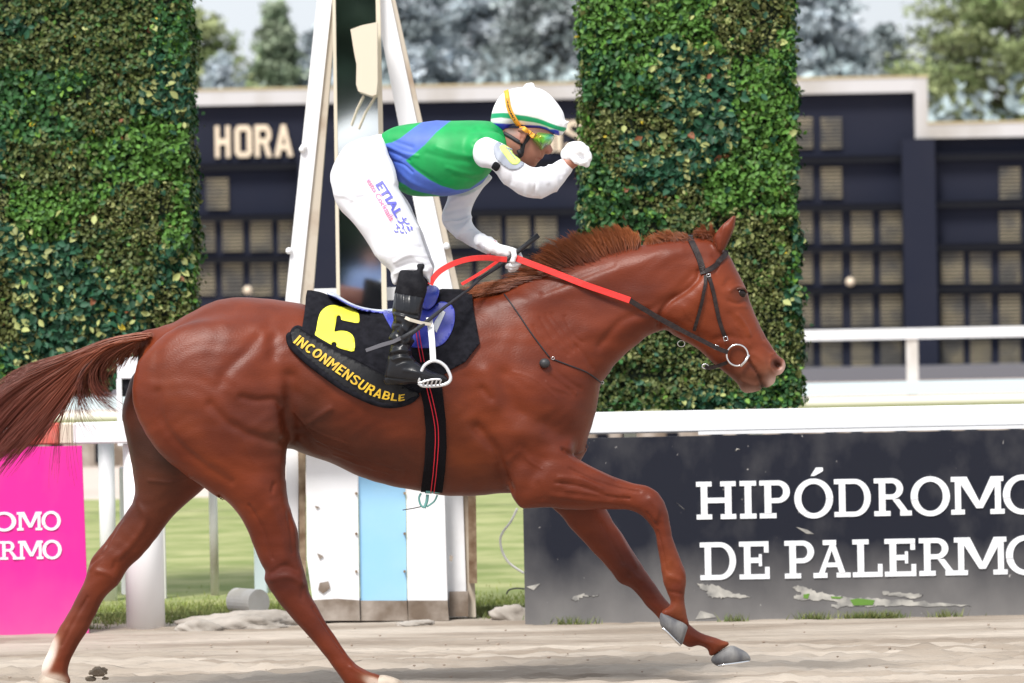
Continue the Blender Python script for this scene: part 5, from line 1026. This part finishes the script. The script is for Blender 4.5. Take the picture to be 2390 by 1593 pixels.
# bits on the ground
stub = MB(); c0 = P(*Z("F 205,1045")[0], 4.3); stub.tube([(c0[0]-.07, 4.42, .075), (c0[0]+.04, 4.28, .075)], .062, 24); o = stub.build('pipe_stub', mat('grey_white_metal', (.5,.5,.5), rough=.6, c2=(.36,.34,.3), scale=6)); tag(o, 'short white pipe stub lying on the dirt beside the pale blue post', 'pipe')
def rock(name, c, r, seed, label, m):
    bm = bmesh.new(); bmesh.ops.create_icosphere(bm, subdivisions=4, radius=1); R = np.random.default_rng(seed); ph = R.uniform(0, 6, 6)
    for q in bm.verts:
        d = q.co.copy(); k = 1+.16*math.sin(d.x*3+ph[0])*math.cos(d.z*4+ph[1])+.1*math.sin(d.y*7+ph[2])+.05*math.sin(d.x*13+ph[3]+d.z*9)+.03*math.sin(d.x*23+d.y*19+ph[4]); q.co = Vector((d.x*r[0]*k, d.y*r[1]*k, max(d.z, -.3)*r[2]*k))
    me = bpy.data.meshes.new(name); bm.to_mesh(me); bm.free(); me.materials.append(m); me.polygons.foreach_set('use_smooth', np.ones(len(me.polygons), bool)); o = bpy.data.objects.new(name, me); o.location = c; COL.objects.link(o); return tag(o, label, 'rock', 'broken concrete and stones by the rail')
M_rock = mat('rough_stone', (.42,.38,.34), rough=.95, c2=(.27,.24,.21), scale=9, detail=9, bump=.7, bscale=14)
rock('stone_slab', (wx(560,1450,3.75), 3.78, .012), (.27,.16,.055), 1, 'long flat concrete slab on the dirt in front of the finish post', M_rock)
rock('stone_slab', (wx(465,1470,3.6), 3.6, .0), (.10,.09,.045), 2, 'small concrete lump at the left end of the long slab', M_rock)
rock('stone', (wx(1195,1430,3.9), 3.9, .01), (.10,.08,.055), 3, 'pale rock against the left end of the black board', M_rock)
rock('stone', (wx(970,1462,3.7), 3.7, .0), (.09,.06,.02), 4, 'thin sliver of stone below the plank base', M_rock)
mb = MB(); mb.tube([P(*q, 4.1) for q in cr(Z("E 262,575 225,650 180,710 165,760 180,830 220,890 300,945"), 5, False)], .006, 6); tag(mb.build('cable', M_wp2, None, True), 'white cable hanging in a loop left of the black board', 'cable')
mb = MB(); mb.tube([(P(*q, 3.95)) for q in cr(Z("E 200,1065 215,1040 260,1030 310,1035"), 5, False)], .004, 6); tag(mb.build('hose', M_strap, None, True), 'dark hose curling on the grass by the pale rock', 'hose')
R = np.random.default_rng(8)
mb = MB()
for _ in range(170):
    x, y = R.uniform(-2.1, 2.1), R.uniform(-1.6, 3.4); r = R.uniform(.002, .007); mb.sphere((x, y, r*.4+.012), (r*R.uniform(.8,1.5), r, r*.7), 6)
tag(mb.build('pebbles', mat('dirt_clod', (.36,.29,.235), rough=1, c2=(.24,.18,.14), scale=30)), 'small dirt clods scattered over the track', 'pebbles', kind='stuff')
for i, (x, y, Y, r) in enumerate(((D_[0], D_[1], .3, rr) for D_, rr in zip(Z("D 380,1530 W 610,1520 650,1545 560,1550 640,1490"), (.03,.025,.012,.02,.014)))):
    c0 = P(x, y, Y); o = rock('dirt_clod', (c0[0], Y, max(c0[2], .02)), (r, r*.8, r*.7), 20+i, ('largest wet dirt clod just right of the white far hind hoof','small flat clod left of the largest wet clod','largest clod of the cluster, lowest in the photo','pea sized clod under the cluster','smallest clod flying highest above the track')[i], mat(f'wet_dirt', (.24,.19,.14), rough=1, bump=.8, bscale=60)); o['group'] = 'dirt clods kicked up by the hooves'; o['category'] = 'dirt clod'
# hedge pillars
M_leaf = mat('hedge_leaf', (.05,.12,.02), rough=.55, attr=True, spec=.3); M_core = mat('hedge_core', (.010,.018,.008), rough=1)
KIND = [((.075,.18,.028), (.03,.10,.02), .014, .93), ((.018,.075,.038), (.30,.33,.12), .021, .80), ((.085,.105,.026), (.19,.20,.07), .010, .8), ((.03,.10,.028), (.12,.24,.035), .0155, .85), ((.09,.115,.032), (.03,.075,.02), .012, .7)]
def pillar(name, X0, X1, Y0, Y1, Z0, Z1, seed, label, lean=0, n=19000):
    R = np.random.default_rng(seed); root = empty(name, label, 'hedge pillar', loc=((X0+X1)/2, (Y0+Y1)/2, 0), group='green wall pillars flanking the finish'); mb = MB(); d = .05; mb.box(((X0+X1)/2, (Y0+Y1)/2, (Z0+Z1)/2), ((X1-X0)/2-d, (Y1-Y0)/2-d, (Z1-Z0)/2-d*.5)); mb.build('core', M_core, root)
    H = Z1-Z0; Wd = X1-X0; Dp = Y1-Y0; ar = np.array([Wd*H*1.6, Dp*H, Dp*H, Wd*H*.15, Wd*Dp*.4]); f = R.choice(5, n, p=ar/ar.sum()); a = R.random(n); b = R.random(n)
    x = np.where(f == 0, X0+a*Wd, np.where(f == 1, X0, np.where(f == 2, X1, X0+a*Wd))); y = np.where(f == 0, Y0, np.where((f == 1) | (f == 2), Y0+a*Dp, np.where(f == 3, Y1, Y0+b*Dp))); z = np.where(f == 4, Z0, Z0+b*H)
    N = np.zeros((n, 3)); N[f == 0] = (0,-1,0); N[f == 1] = (-1,0,0); N[f == 2] = (1,0,0); N[f == 3] = (0,1,0); N[f == 4] = (0,0,-1)
    u = np.where(f == 0, a*Wd, 5+a*Dp+f*3); jx = u+.28*vn(u, z, .22, .2, seed+1)+.1*vn(u, z, .06, .06, seed+5); jz = z+.24*vn(u, z, .25, .18, seed+2)+.1*vn(u, z, .06, .06, seed+6)
    T = R.integers(0, 5, (64, 64)); k = T[np.floor(jx/.34).astype(int)%64, np.floor(jz/.26+7).astype(int)%64]
    kk = np.where(R.random(n) < .12, R.integers(0, 5, n), k); lump = vn(u, z, .11, .09, seed+3)+.7*vn(u, z, .05, .045, seed+4)
    out = -.045+lump*.055+R.random(n)**2*.055; out += np.where(R.random(n) < .012, .04, 0)
    c = np.stack([x, y, z], 1)+N*out[:, None]+R.normal(0, .006, (n, 3))
    dn = N*1.0+R.normal(0, .55, (n, 3))+np.array([0,0,.35]); dn /= np.linalg.norm(dn, axis=1)[:, None]; t = np.cross(dn, R.normal(0, 1, (n, 3))); t /= np.linalg.norm(t, axis=1)[:, None]; s = np.cross(dn, t)
    K1 = np.array([q[0] for q in KIND])[kk]; K2 = np.array([q[1] for q in KIND])[kk]; sz = np.array([q[2] for q in KIND])[kk]*R.uniform(.65, 1.35, n); th = np.array([q[3] for q in KIND])[kk]
    sel = R.random(n) > th; C = np.where(sel[:, None], K2, K1)*R.uniform(.65, 1.35, (n, 1)); yel = R.random(n) < .0012; C[yel] = (.55,.42,.03); dead = R.random(n) < .002; C[dead] = (.2,.07,.03)
    L = (t*sz[:, None]); Wd_ = s*sz[:, None]*.62; cup = dn*sz[:, None]*.25
    V = np.stack([c-L, c-L*.25+Wd_+cup, c+L*.45+Wd_*.8+cup, c+L*1.05, c+L*.45-Wd_*.8+cup, c-L*.25-Wd_+cup], 1).reshape(-1, 3); i0 = np.arange(n)*6
    Q = np.concatenate([np.stack([i0, i0+1, i0+2, i0+3], 1), np.stack([i0, i0+3, i0+4, i0+5], 1)]); C6 = np.repeat(C, 6, 0)
    mesh('foliage', V, Q, M_leaf, root, False, C6)
    for xx in (X0+.2, X1-.2): mb = MB(); mb.box((xx, (Y0+Y1)/2, Z0/2), (.03,.03,Z0/2+.03)); mb.build('support_leg', M_wp2, root)
YH = 5.4
pillar('hedge_pillar', wx(1369,480,YH), wx(1860,480,YH), YH, YH+.7, wz(1600,950,YH), 3.3, 31, 'tall leafy hedge pillar behind the horse head, right of the jockey', n=64000)
pillar('hedge_pillar', wx(-130,480,YH), wx(440,480,YH), YH, YH+.7, wz(300,905,YH), 3.3, 77, 'tall leafy hedge pillar at the left edge above the tail', n=68000)
# results board
YT = 44.5; M_navy = mat('navy_board', (.013,.016,.031), rough=.85, c2=(.018,.020,.034), scale=.8, spec=.15); M_navy2 = mat('dark_frame', (.007,.008,.014), rough=.8, spec=.1); M_ledge = mat('grey_ledge', (.03,.034,.045), rough=.8, spec=.2)
M_slat = mat('beige_slat', (.27,.235,.165), rough=.7, c2=(.12,.115,.105), scale=2.5, lo=.4, hi=.6); M_cope = mat('weathered_coping', (.52,.51,.52), rough=.8, c2=(.33,.30,.26), scale=1.2, detail=8, lo=.45, hi=.75, stretch=(1,1,.3)); M_copeT = mat('coping_top', (.45,.37,.22), rough=.9); M_lb = mat('cream_letter', (.72,.60,.46), rough=.6)
tb = empty('results_board', 'long black results board with rows of slatted number windows behind the rails', 'results board', loc=(wx(1195,900,YT), YT, 0))
ZT = lambda x, y: (wx(x, y, YT), wz(x, y, YT))
zt1 = wz(1195,230,YT); zt2 = wz(2280,318,YT); xs = wx(2136,300,YT); XL, XR = wx(-700,500,YT), wx(3000,500,YT)
mb = MB(); mb.box(((XL+xs)/2, YT+.4, zt1/2), ((xs-XL)/2, .3, zt1/2)); mb.box(((xs+XR)/2+.0005, YT+.4, zt2/2), ((XR-xs)/2, .3, zt2/2)); mb.build('board_wall', M_navy, tb)
def cope(x0, x1, z0, z1, y0=YT-.02):
    mb = MB(); mb.box(((x0+x1)/2, y0+.4, (z0+z1)/2), ((x1-x0)/2, .42, (z1-z0)/2)); mb.build('coping', M_cope, tb); mb = MB(); mb.box(((x0+x1)/2, y0+.4, z1+.015), ((x1-x0)/2+.01, .43, .014)); mb.build('coping_cap', M_copeT, tb)
hc = 31/189.
cope(XL, xs+.0, zt1-.012, zt1+hc); cope(xs+.001, wx(2166,300,YT), zt2-.012, zt1+hc-.001); cope(wx(2166,300,YT)+.001, XR, zt2-.012, zt2+hc*.98)
def window(x0, x1, y0, y1, ns=9):
    mb = MB(); xm, ym = (x0+x1)/2, (y0+y1)/2; X0, X1 = wx(x0,ym,YT), wx(x1,ym,YT); Z1, Z0 = wz(xm,y0,YT), wz(xm,y1,YT); hs = (Z1-Z0)/ns
    for i in range(ns):
        mb.box(((X0+X1)/2, YT+.07, Z0+hs*(i+.5)), ((X1-X0)/2, .008, hs*.26), Matrix.Rotation(math.radians(12+R.normal(0,5)), 3, 'X'))
    mb.build('slat_window', M_slat, tb)
R = np.random.default_rng(3)
colR = [(1790,1855)]+[(1300+a/2.1587, 1300+b/2.1587) for a, b in ((1180,1290),(1332,1437),(1485,1592),(1632,1740))][0:]
colR = [(1300+a/2.1587, 1300+b/2.1587) for a, b in ((1032,1138),(1180,1290),(1332,1437),(1485,1592),(1632,1740),(1938,2050),(2085,2190),(2232,2337),(2380,2486))]
rows = [(272,348),(388,464),(492,568),(587,662),(686,762),(791,856)]
for ri, (a, b) in enumerate(rows):
    for ci, (c, d) in enumerate(colR):
        if ri == 0 and ci not in (1, 2): continue
        if ri == 1 and ci not in (1, 2, 7): continue
        if ri == 2 and ci in (5, 6): continue
        window(c, d, a, b)
colL = [(a/2.24, b/2.24) for a, b in ((880,985),(1022,1122),(1160,1268),(1308,1420),(1455,1560))]
for ri, (a, b) in enumerate(((413,490),(514,588),(612,690))):
    for ci, (c, d) in enumerate(colL):
        if ri == 0 and ci != 2: continue
        window(*((480,533) if ri == 0 else (c, d)), a, b)
for c, d in ((1045,1100),(1115,1168),(1183,1236),(1250,1300)):
    for a, b in ((505,577),(600,675)): window(c, d, a, b)
mb = MB(); mb2 = MB()
for (x0, x1, ys_) in ((430, 715, (382,502,598)), (910, 1345, (378,490,588)), (1770, 2108, (366,478,576,672,772)), (2185, 2700, (355,466,566,664,765))):
    for y in ys_:
        X0, X1 = wx(x0,y,YT), wx(x1,y,YT); z_ = wz((x0+x1)/2,y,YT); mb.box(((X0+X1)/2, YT+.02, z_), ((X1-X0)/2, .08, .017)); mb2.box(((X0+X1)/2, YT+.05, z_-.045), ((X1-X0)/2, .048, .025))
mb2.build_each('ledge', M_ledge, tb); mb.build_each('ledge', M_navy2, tb)
mb = MB()
for x0, x1 in ((700,790),(2108,2185)): X0, X1 = wx(x0,600,YT), wx(x1,600,YT); mb.box(((X0+X1)/2, YT+.0, zt2/2), ((X1-X0)/2, .097, zt2/2-.02))
mb.build_each('pier', M_navy, tb)
mb = MB(); mb.box(((XL+XR)/2, YT-.3, .075), ((XR-XL)/2, .395, .085)); mb.build('step', mat('grey_step', (.13,.13,.15), rough=.8), tb)
B_ = .2
BL = {'H': [rc(0,0,B_,1), rc(.5,0,.7,1), rc(B_,.41,.5,.59)], 'R': [rc(0,0,B_,1), rc(B_,.82,.55,1), rc(B_,.42,.55,.58), rc(.5,.58,.7,.82), [(.35,.42),(.55,.42),(.72,0),(.51,0)], [(.55,.42),(.70,.58),(.5,.58)], [(.55,1),(.5,.82),(.7,.82)]],
      'O': [rc(0,.14,B_,.86), rc(.5,.14,.7,.86), [(.14,1),(.56,1),(.5,.83),(.2,.83)], [(.2,.17),(.5,.17),(.56,0),(.14,0)], [(0,.86),(.14,1),(.2,.83),(.2,.8)], [(.56,1),(.7,.86),(.5,.8)], [(0,.14),(.2,.2),(.2,.17),(.14,0)], [(.5,.2),(.7,.14),(.56,0)]],
      'A': [[(0,0),(.2,0),(.43,1),(.27,1)], [(.5,0),(.7,0),(.43,1),(.31,1)], rc(.16,.22,.54,.38)], 'M': [rc(0,0,.19,1), rc(.61,0,.8,1), [(.19,1),(.19,.66),(.4,.25),(.44,.45)], [(.61,1),(.61,.66),(.4,.25),(.36,.45)]], 'T': [rc(0,.83,.7,1), rc(.25,0,.45,.83)],
      'S': band([(.72,.80)]+arc(.36,.74,.36,.26,20,200,10)+[(.1,.60),(.5,.42)]+arc(.36,.27,.15,.12,40,-160,8)+[(.20,.25)], [(.52,.76)]+arc(.36,.74,.15,.10,20,200,10)+[(.25,.66),(.66,.44)]+arc(.36,.27,.36,.27,30,-160,8)+[(.0,.24)])}
GN = dict(BL, I=[rc(0,0,.2,1)], N=[rc(0,0,.18,1), rc(.5,0,.68,1), [(.18,1),(.18,.66),(.5,0),(.5,.34)]], C=band(arc(.38,.5,.38,.5,48,312), arc(.38,.5,.18,.32,48,312)), O=band(arc(.38,.5,.38,.5,0,360), arc(.38,.5,.18,.32,0,360)),
 E=[rc(0,0,.19,1), rc(.19,.82,.58,1), rc(.19,.42,.52,.58), rc(.19,0,.58,.18)], U=[rc(0,.34,.18,1), rc(.5,.34,.68,1)]+band(arc(.34,.34,.34,.34,180,360), arc(.34,.34,.16,.16,180,360)), L=[rc(0,0,.19,1), rc(.19,0,.56,.18)],
 B=[rc(0,0,.18,1), rc(.18,.84,.36,1), rc(.18,.42,.36,.58), rc(.18,0,.36,.16)]+band(arc(.36,.71,.28,.29,-90,90,8), arc(.36,.71,.10,.13,-90,90,8))+band(arc(.36,.29,.31,.29,-90,90,8), arc(.36,.29,.13,.13,-90,90,8)))
_w = {c: max(a for q in GN[c] for a, b in q) for c in GN}; tot = sum(_w[c]+.13 for c in 'INCONMENSURABLE'); xx = 0; mb = MB(); k = 0
for c in 'INCONMENSURABLE':
    for q in GN[c]:
        k += 1; V = []
        for a, b in q:
            p = along((xx+a)/tot*bL[-1], b*23.5); H = hitn(BP, tuple(p)); V.append(H[0]-ray(tuple(p))*(.025+.0002*(k%9)))
        mb.add(V, orient(V, [tuple(range(len(V)))]))
    xx += _w[c]+.13
mb.build('name_lettering', M_gold, cloth)
def tword(chars, yb, h):
    mb = MB(); zb = wz(chars[0][1], yb, YT); hh = h/189.; k = 0
    for c, x0, x1 in chars:
        mb = MB(); w = max(a for q in BL[c] for a, b in q); X0, X1 = wx(x0,yb,YT), wx(x1,yb,YT)
        for q in BL[c]: k += 1; mb.prism([(X0+a/w*(X1-X0), zb+b*hh) for a, b in q], YT+.06-.0007*(k%14), YT+.11)
        mb.build('letter', M_lb, tb)
tword([('H',502,537),('O',548,588),('R',595,634),('A',640,684)], 368, 75); tword([('M',1250,1294),('T',1284,1326),('S',1318,1362)], 354, 72)
mb = MB()
for x, y in ((579,677),(1983,657)): c0 = P(x, y, YT); mb.sphere((c0[0], YT-.1, c0[2]), .055, 14)
mb.build_each('lamp_globe', M_lb, tb, True)
# far rails
def far_rail(name, label, Y, rails, posts, pw, zg=0, group='white rails on the far side of the lawn'):
    r = empty(name, label, 'rail', loc=(0, Y, 0), group=group)
    for (xm, ya, yb, m, rd) in rails:
        za, zb = wz(xm, ya, Y), wz(xm, yb, Y); mb = MB()
        if rd: mb.tube([(-30, Y+.04, (za+zb)/2), (30, Y+.04, (za+zb)/2)], (za-zb)/2, 14)
        else: mb.box((0, Y+.03, (za+zb)/2), (30, .03, (za-zb)/2))
        mb.build('rail_beam', m, r, rd)
    zt = wz(rails[0][0], rails[0][2], Y)
    for x in posts: mb = MB(); mb.box((x, Y+.05, zt/2), (pw, .03, zt/2+.01)); mb.build('rail_post', M_wp2, r)
xp = wx(2130, 840, 30); far_rail('fence_rail', 'white rail in front of the results board, with a post below its joint', 30, [(2120,766,790,M_wp,False)], [xp+6.4*i for i in range(-3, 3)], .055)
far_rail('fence_rail', 'low pale rail just behind the near rail at right', 14, [(2120,890,919,mat('blue_white_rail', (.66,.74,.84), rough=.5),False)], [wx(2700,900,14)-5.5*i for i in range(6)], .04)
far_rail('fence_rail', 'cream tubular rail directly above the near rail at right', 13, [(2120,925,950,mat('cream_tube', (.74,.70,.60), rough=.5),True)], [wx(2600,900,13)-5.2*i for i in range(6)], .03)
wl = empty('low_wall', 'low grey wall with dark slots beyond the lawn', 'wall', loc=(0, 22.5, 0)); mb = MB(); mb.box((0, 22.6, .1), (30,.1,.11)); mb.build('wall', M_conc, wl); mb = MB()
for i in range(-60, 60): mb.box((i*.31+(i%3)*.05, 22.49, .1), (.05,.012,.08))
mb.build('slot', M_navy2, wl)
# trees
M_tl = mat('tree_leaf', (.1,.12,.1), rough=.7, attr=True, spec=.25); M_bark = mat('bark', (.12,.09,.07), rough=.95, bump=.6, bscale=8)
def tree(x, y, h, w, c1, c2, seed, label, conifer=True, n=150, kind='conifer_tree', leaf=.10, low=.12):
    R = np.random.default_rng(seed); root = empty(kind, label, 'tree', loc=(x, y, 0), group='trees behind the results board' if y > 0 else 'trees behind the photographer'); mb = MB(); mb.tube([(x,y,-.1),(x+.05,y,h*.4),(x,y,h*.93)], [w*.09,w*.06,.02], 10)
    V = []; C = []
    for i in range(n):
        t = R.random()**.8; z = h*(low+(.985-low)*t); rr = w*((1-t)**.75 if conifer else math.sqrt(max(0, 1-(2*t-.9)**2/1.25)))*(.8+.4*R.random())+.06; a = R.uniform(0, 6.28)
        e = np.array([x+rr*math.cos(a), y+rr*math.sin(a), z+(-.12*rr if conifer else .15*rr)+R.normal(0,.1)]); s = np.array([x, y, z]); mb.tube([s, e], [.03,.006], 5) if i % 2 == 0 else None
        m = 130; tt = R.uniform(.25, 1.08, m)[:, None]; p = s+(e-s)*tt+R.normal(0, 1, (m, 3))*np.array([.2,.2,.12])*(.35+.25*rr)*(1.15-.5*tt)
        d = R.normal(0, 1, (m, 3))+(e-s)/max(rr,.2)*.9; d /= np.linalg.norm(d, axis=1)[:, None]; g = np.cross(d, R.normal(0, 1, (m, 3))); g /= np.linalg.norm(g, axis=1)[:, None]; L = leaf*R.uniform(.6, 1.4, (m, 1))
        V.append(np.stack([p-d*L, p+g*L*.45, p+d*L, p-g*L*.45], 1).reshape(-1, 3)); cm = R.random(); cc = (np.array(c1)*(1-cm)+np.array(c2)*cm)*R.uniform(.6, 1.4); C.append(np.repeat(cc*R.uniform(.7, 1.3, (m, 1)), 4, 0))
    mb.build('trunk', M_bark, root, True); V = np.concatenate(V); mesh('crown', V, np.arange(len(V)).reshape(-1, 4), M_tl, root, False, np.concatenate(C))
gy1, gy2 = (.26,.315,.325), (.60,.66,.72); ol1, ol2 = (.15,.20,.08), (.36,.40,.2)
TL = [(432,25,62,1.0,ol1,ol2,0,'olive green tree top beside the left hedge pillar',260,.1),(515,150,60,.75,gy1,gy2,1,'small grey-green tree under the open sky left of the finish post',150,.3),(590,175,66,.8,gy1,gy2,1,'lowest grey tree between the two pointed tops at left',150,.3),(648,12,64,.95,(.14,.20,.12),(.36,.42,.30),1,'pointed green tree directly left of the finish post',280,.2),(735,70,70,1.2,gy1,gy2,1,'grey tree behind the left leg of the finish post',240,.2),
      (930,-160,62,2.1,gy1,gy2,1,'tall blue-grey conifer right of the finish post',330,.1),(1120,-330,66,2.4,gy1,gy2,1,'tallest blue-grey conifer above the jockey helmet',380,.1),(1300,-220,60,2.0,(.18,.22,.21),(.46,.5,.52),1,'blue-grey conifer left of the right hedge pillar',330,.1),(1560,-300,66,2.3,gy1,gy2,1,'blue-grey conifer hidden mostly behind the right hedge pillar',240,.1),
      (1900,-140,62,1.9,gy1,gy2,1,'silver-blue conifer right of the right hedge pillar',330,.1),(2065,60,64,1.7,gy1,(.33,.36,.37),1,'silver conifer above the step of the results board',300,.1),(2215,70,68,1.6,(.16,.19,.17),(.4,.43,.42),1,'dim grey tree under the sky gap at right',240,.1),(2360,-120,62,1.7,ol1,ol2,0,'olive green tree at the right edge',260,.1)]
TL += [(-350,-100,64,2.2,gy1,gy2,1,'grey conifer behind the left hedge pillar',200,.1),(-900,-60,62,2.2,gy1,gy2,1,'grey conifer far beyond the left edge',180,.1),(2750,-150,64,2.1,gy1,gy2,1,'grey conifer just beyond the right edge',180,.1),(3150,-80,62,2.1,ol1,ol2,0,'olive tree far beyond the right edge',180,.1)]
for i, (px, ty, Y, w, c1, c2, con, lab, n, low) in enumerate(TL):
    h = wz(px, ty, Y); tree(wx(px, 300, Y), Y, h, w, c1, c2, 50+i, lab, bool(con), n, 'conifer_tree' if con else 'broadleaf_tree', .055, max(low, .2))
R = np.random.default_rng(17); V = []; C = []
for k in range(60):
    bx0 = -17+k*.58; by0 = 54+R.uniform(-1,1); n = 420; hh = R.uniform(3.6, 4.2) if (bx0 < -4 or bx0 > 5) else R.uniform(3.9, 4.6)
    p = R.normal(0, 1, (n, 3)); p /= np.linalg.norm(p, axis=1)[:, None]; p = p*R.uniform(.5, 1.05, (n, 1))*np.array([.8,.7,hh/2])+np.array([bx0, by0, hh/2]); d = R.normal(0, 1, (n, 3)); d /= np.linalg.norm(d, axis=1)[:, None]; g = np.cross(d, R.normal(0, 1, (n, 3))); g /= np.linalg.norm(g, axis=1)[:, None]; L = .13
    V.append(np.stack([p-d*L, p+g*L*.5, p+d*L, p-g*L*.5], 1).reshape(-1, 3)); C.append(np.repeat(np.array(gy1)*R.uniform(.7, 1.9, (n, 1)), 4, 0))
V = np.concatenate(V); tag(mesh('undergrowth', V, np.arange(len(V)).reshape(-1, 4), M_tl, None, False, np.concatenate(C)), 'dense grey-green undergrowth filling the gaps below the far trees', 'undergrowth', kind='stuff')
pa = empty('parasol', 'white parasol behind the photographer, seen in the mirror', 'parasol', loc=(-1.75,-40,0)); mb = MB(); pr = [(0.02,3.5),(.3,3.42),(.7,3.2),(1.1,2.85),(1.12,2.78)]; V = [(-1.75+r*math.cos(t), -40+r*math.sin(t), z) for r, z in pr for t in np.linspace(0, 2*math.pi, 24, endpoint=False)]
mb.add(V, [(i*24+k, i*24+(k+1)%24, (i+1)*24+(k+1)%24, (i+1)*24+k) for i in range(4) for k in range(24)]); o = mb.build('canopy', M_white, pa, True); sm_ = o.modifiers.new('thickness', 'SOLIDIFY'); sm_.thickness = .01
mb = MB(); mb.tube([(-1.75,-40,0),(-1.75,-40,3.55)], .025, 10); mb.build('pole', M_wp, pa, True)
for i, (x, y, h, w) in enumerate(((-4.5,-46,11,3.2),(-1.2,-50,12,3.4),(3.5,-47,11,3.2))): tree(x, y, h, w, (.02,.04,.025), (.05,.09,.06), 90+i, ('dark evergreen behind the photographer, seen in the mirror','tall dark evergreen in the middle behind the photographer','dark evergreen to the right behind the photographer')[i], True, 260, 'conifer_tree', .2, .02)
# spectator reflected in the mirror
sp_ = empty('person', 'spectator in light blue shirt standing behind the photographer, seen in the mirror', 'person', loc=(-1.56,-31,0)); sx, sy = -1.56, -31.0
def bodyvol(parts, off=0):
    v = Vol((sx-.5, sy-.35, -.02), (sx+.5, sy+.35, 1.85), .012)
    for p in parts: v.cap([(sx+a, sy+b, c, r+off) for a, b, c, r in p], .03)
    return v.iso(0, 2)
legs = [[(-.10,0,.92,.095),(-.11,.02,.5,.065),(-.12,0,.1,.045),(-.12,.12,.04,.04)], [(.10,0,.92,.095),(.11,.02,.5,.065),(.12,0,.1,.045),(.12,.12,.04,.04)]]; tor = [[(0,0,.95,.14),(0,0,1.2,.14),(0,0,1.38,.13)], [(-.15,0,1.42,.07),(.15,0,1.42,.07)]]
arms = [[(-.20,0,1.42,.06),(-.27,.02,1.15,.045),(-.22,.18,.98,.036)], [(.20,0,1.42,.06),(.27,.02,1.15,.045),(.2,.18,1.0,.036)]]; hnd = [[(s*.21,.2,.97,.03),(s*.19,.27,.95,.026)] for s in (-1,1)]
head = [[(0,0,1.42,.055),(0,.01,1.53,.055)], [(0,.0,1.66,.088),(0,.03,1.60,.07)], [(0,.095,1.62,.014),(0,.105,1.60,.016)]]
V_, Q_ = bodyvol(legs+tor+arms+hnd+head, -.004); mesh('body', V_, Q_, M_skin, sp_, True, np.tile([.4,.2,.13], (len(V_), 1)))
V_, Q_ = bodyvol(tor+arms, .012); mesh('shirt', V_, Q_, mat('light_blue_shirt', (.3,.42,.75), rough=.7), sp_, True); V_, Q_ = bodyvol(legs, .014); mesh('trousers', V_, Q_, mat('beige_trousers', (.35,.3,.22), rough=.8), sp_, True)
V_, Q_ = bodyvol([[(0,-.02,1.70,.09),(0,-.03,1.64,.085)]], .004); mesh('hair', V_, Q_, M_black, sp_, True)
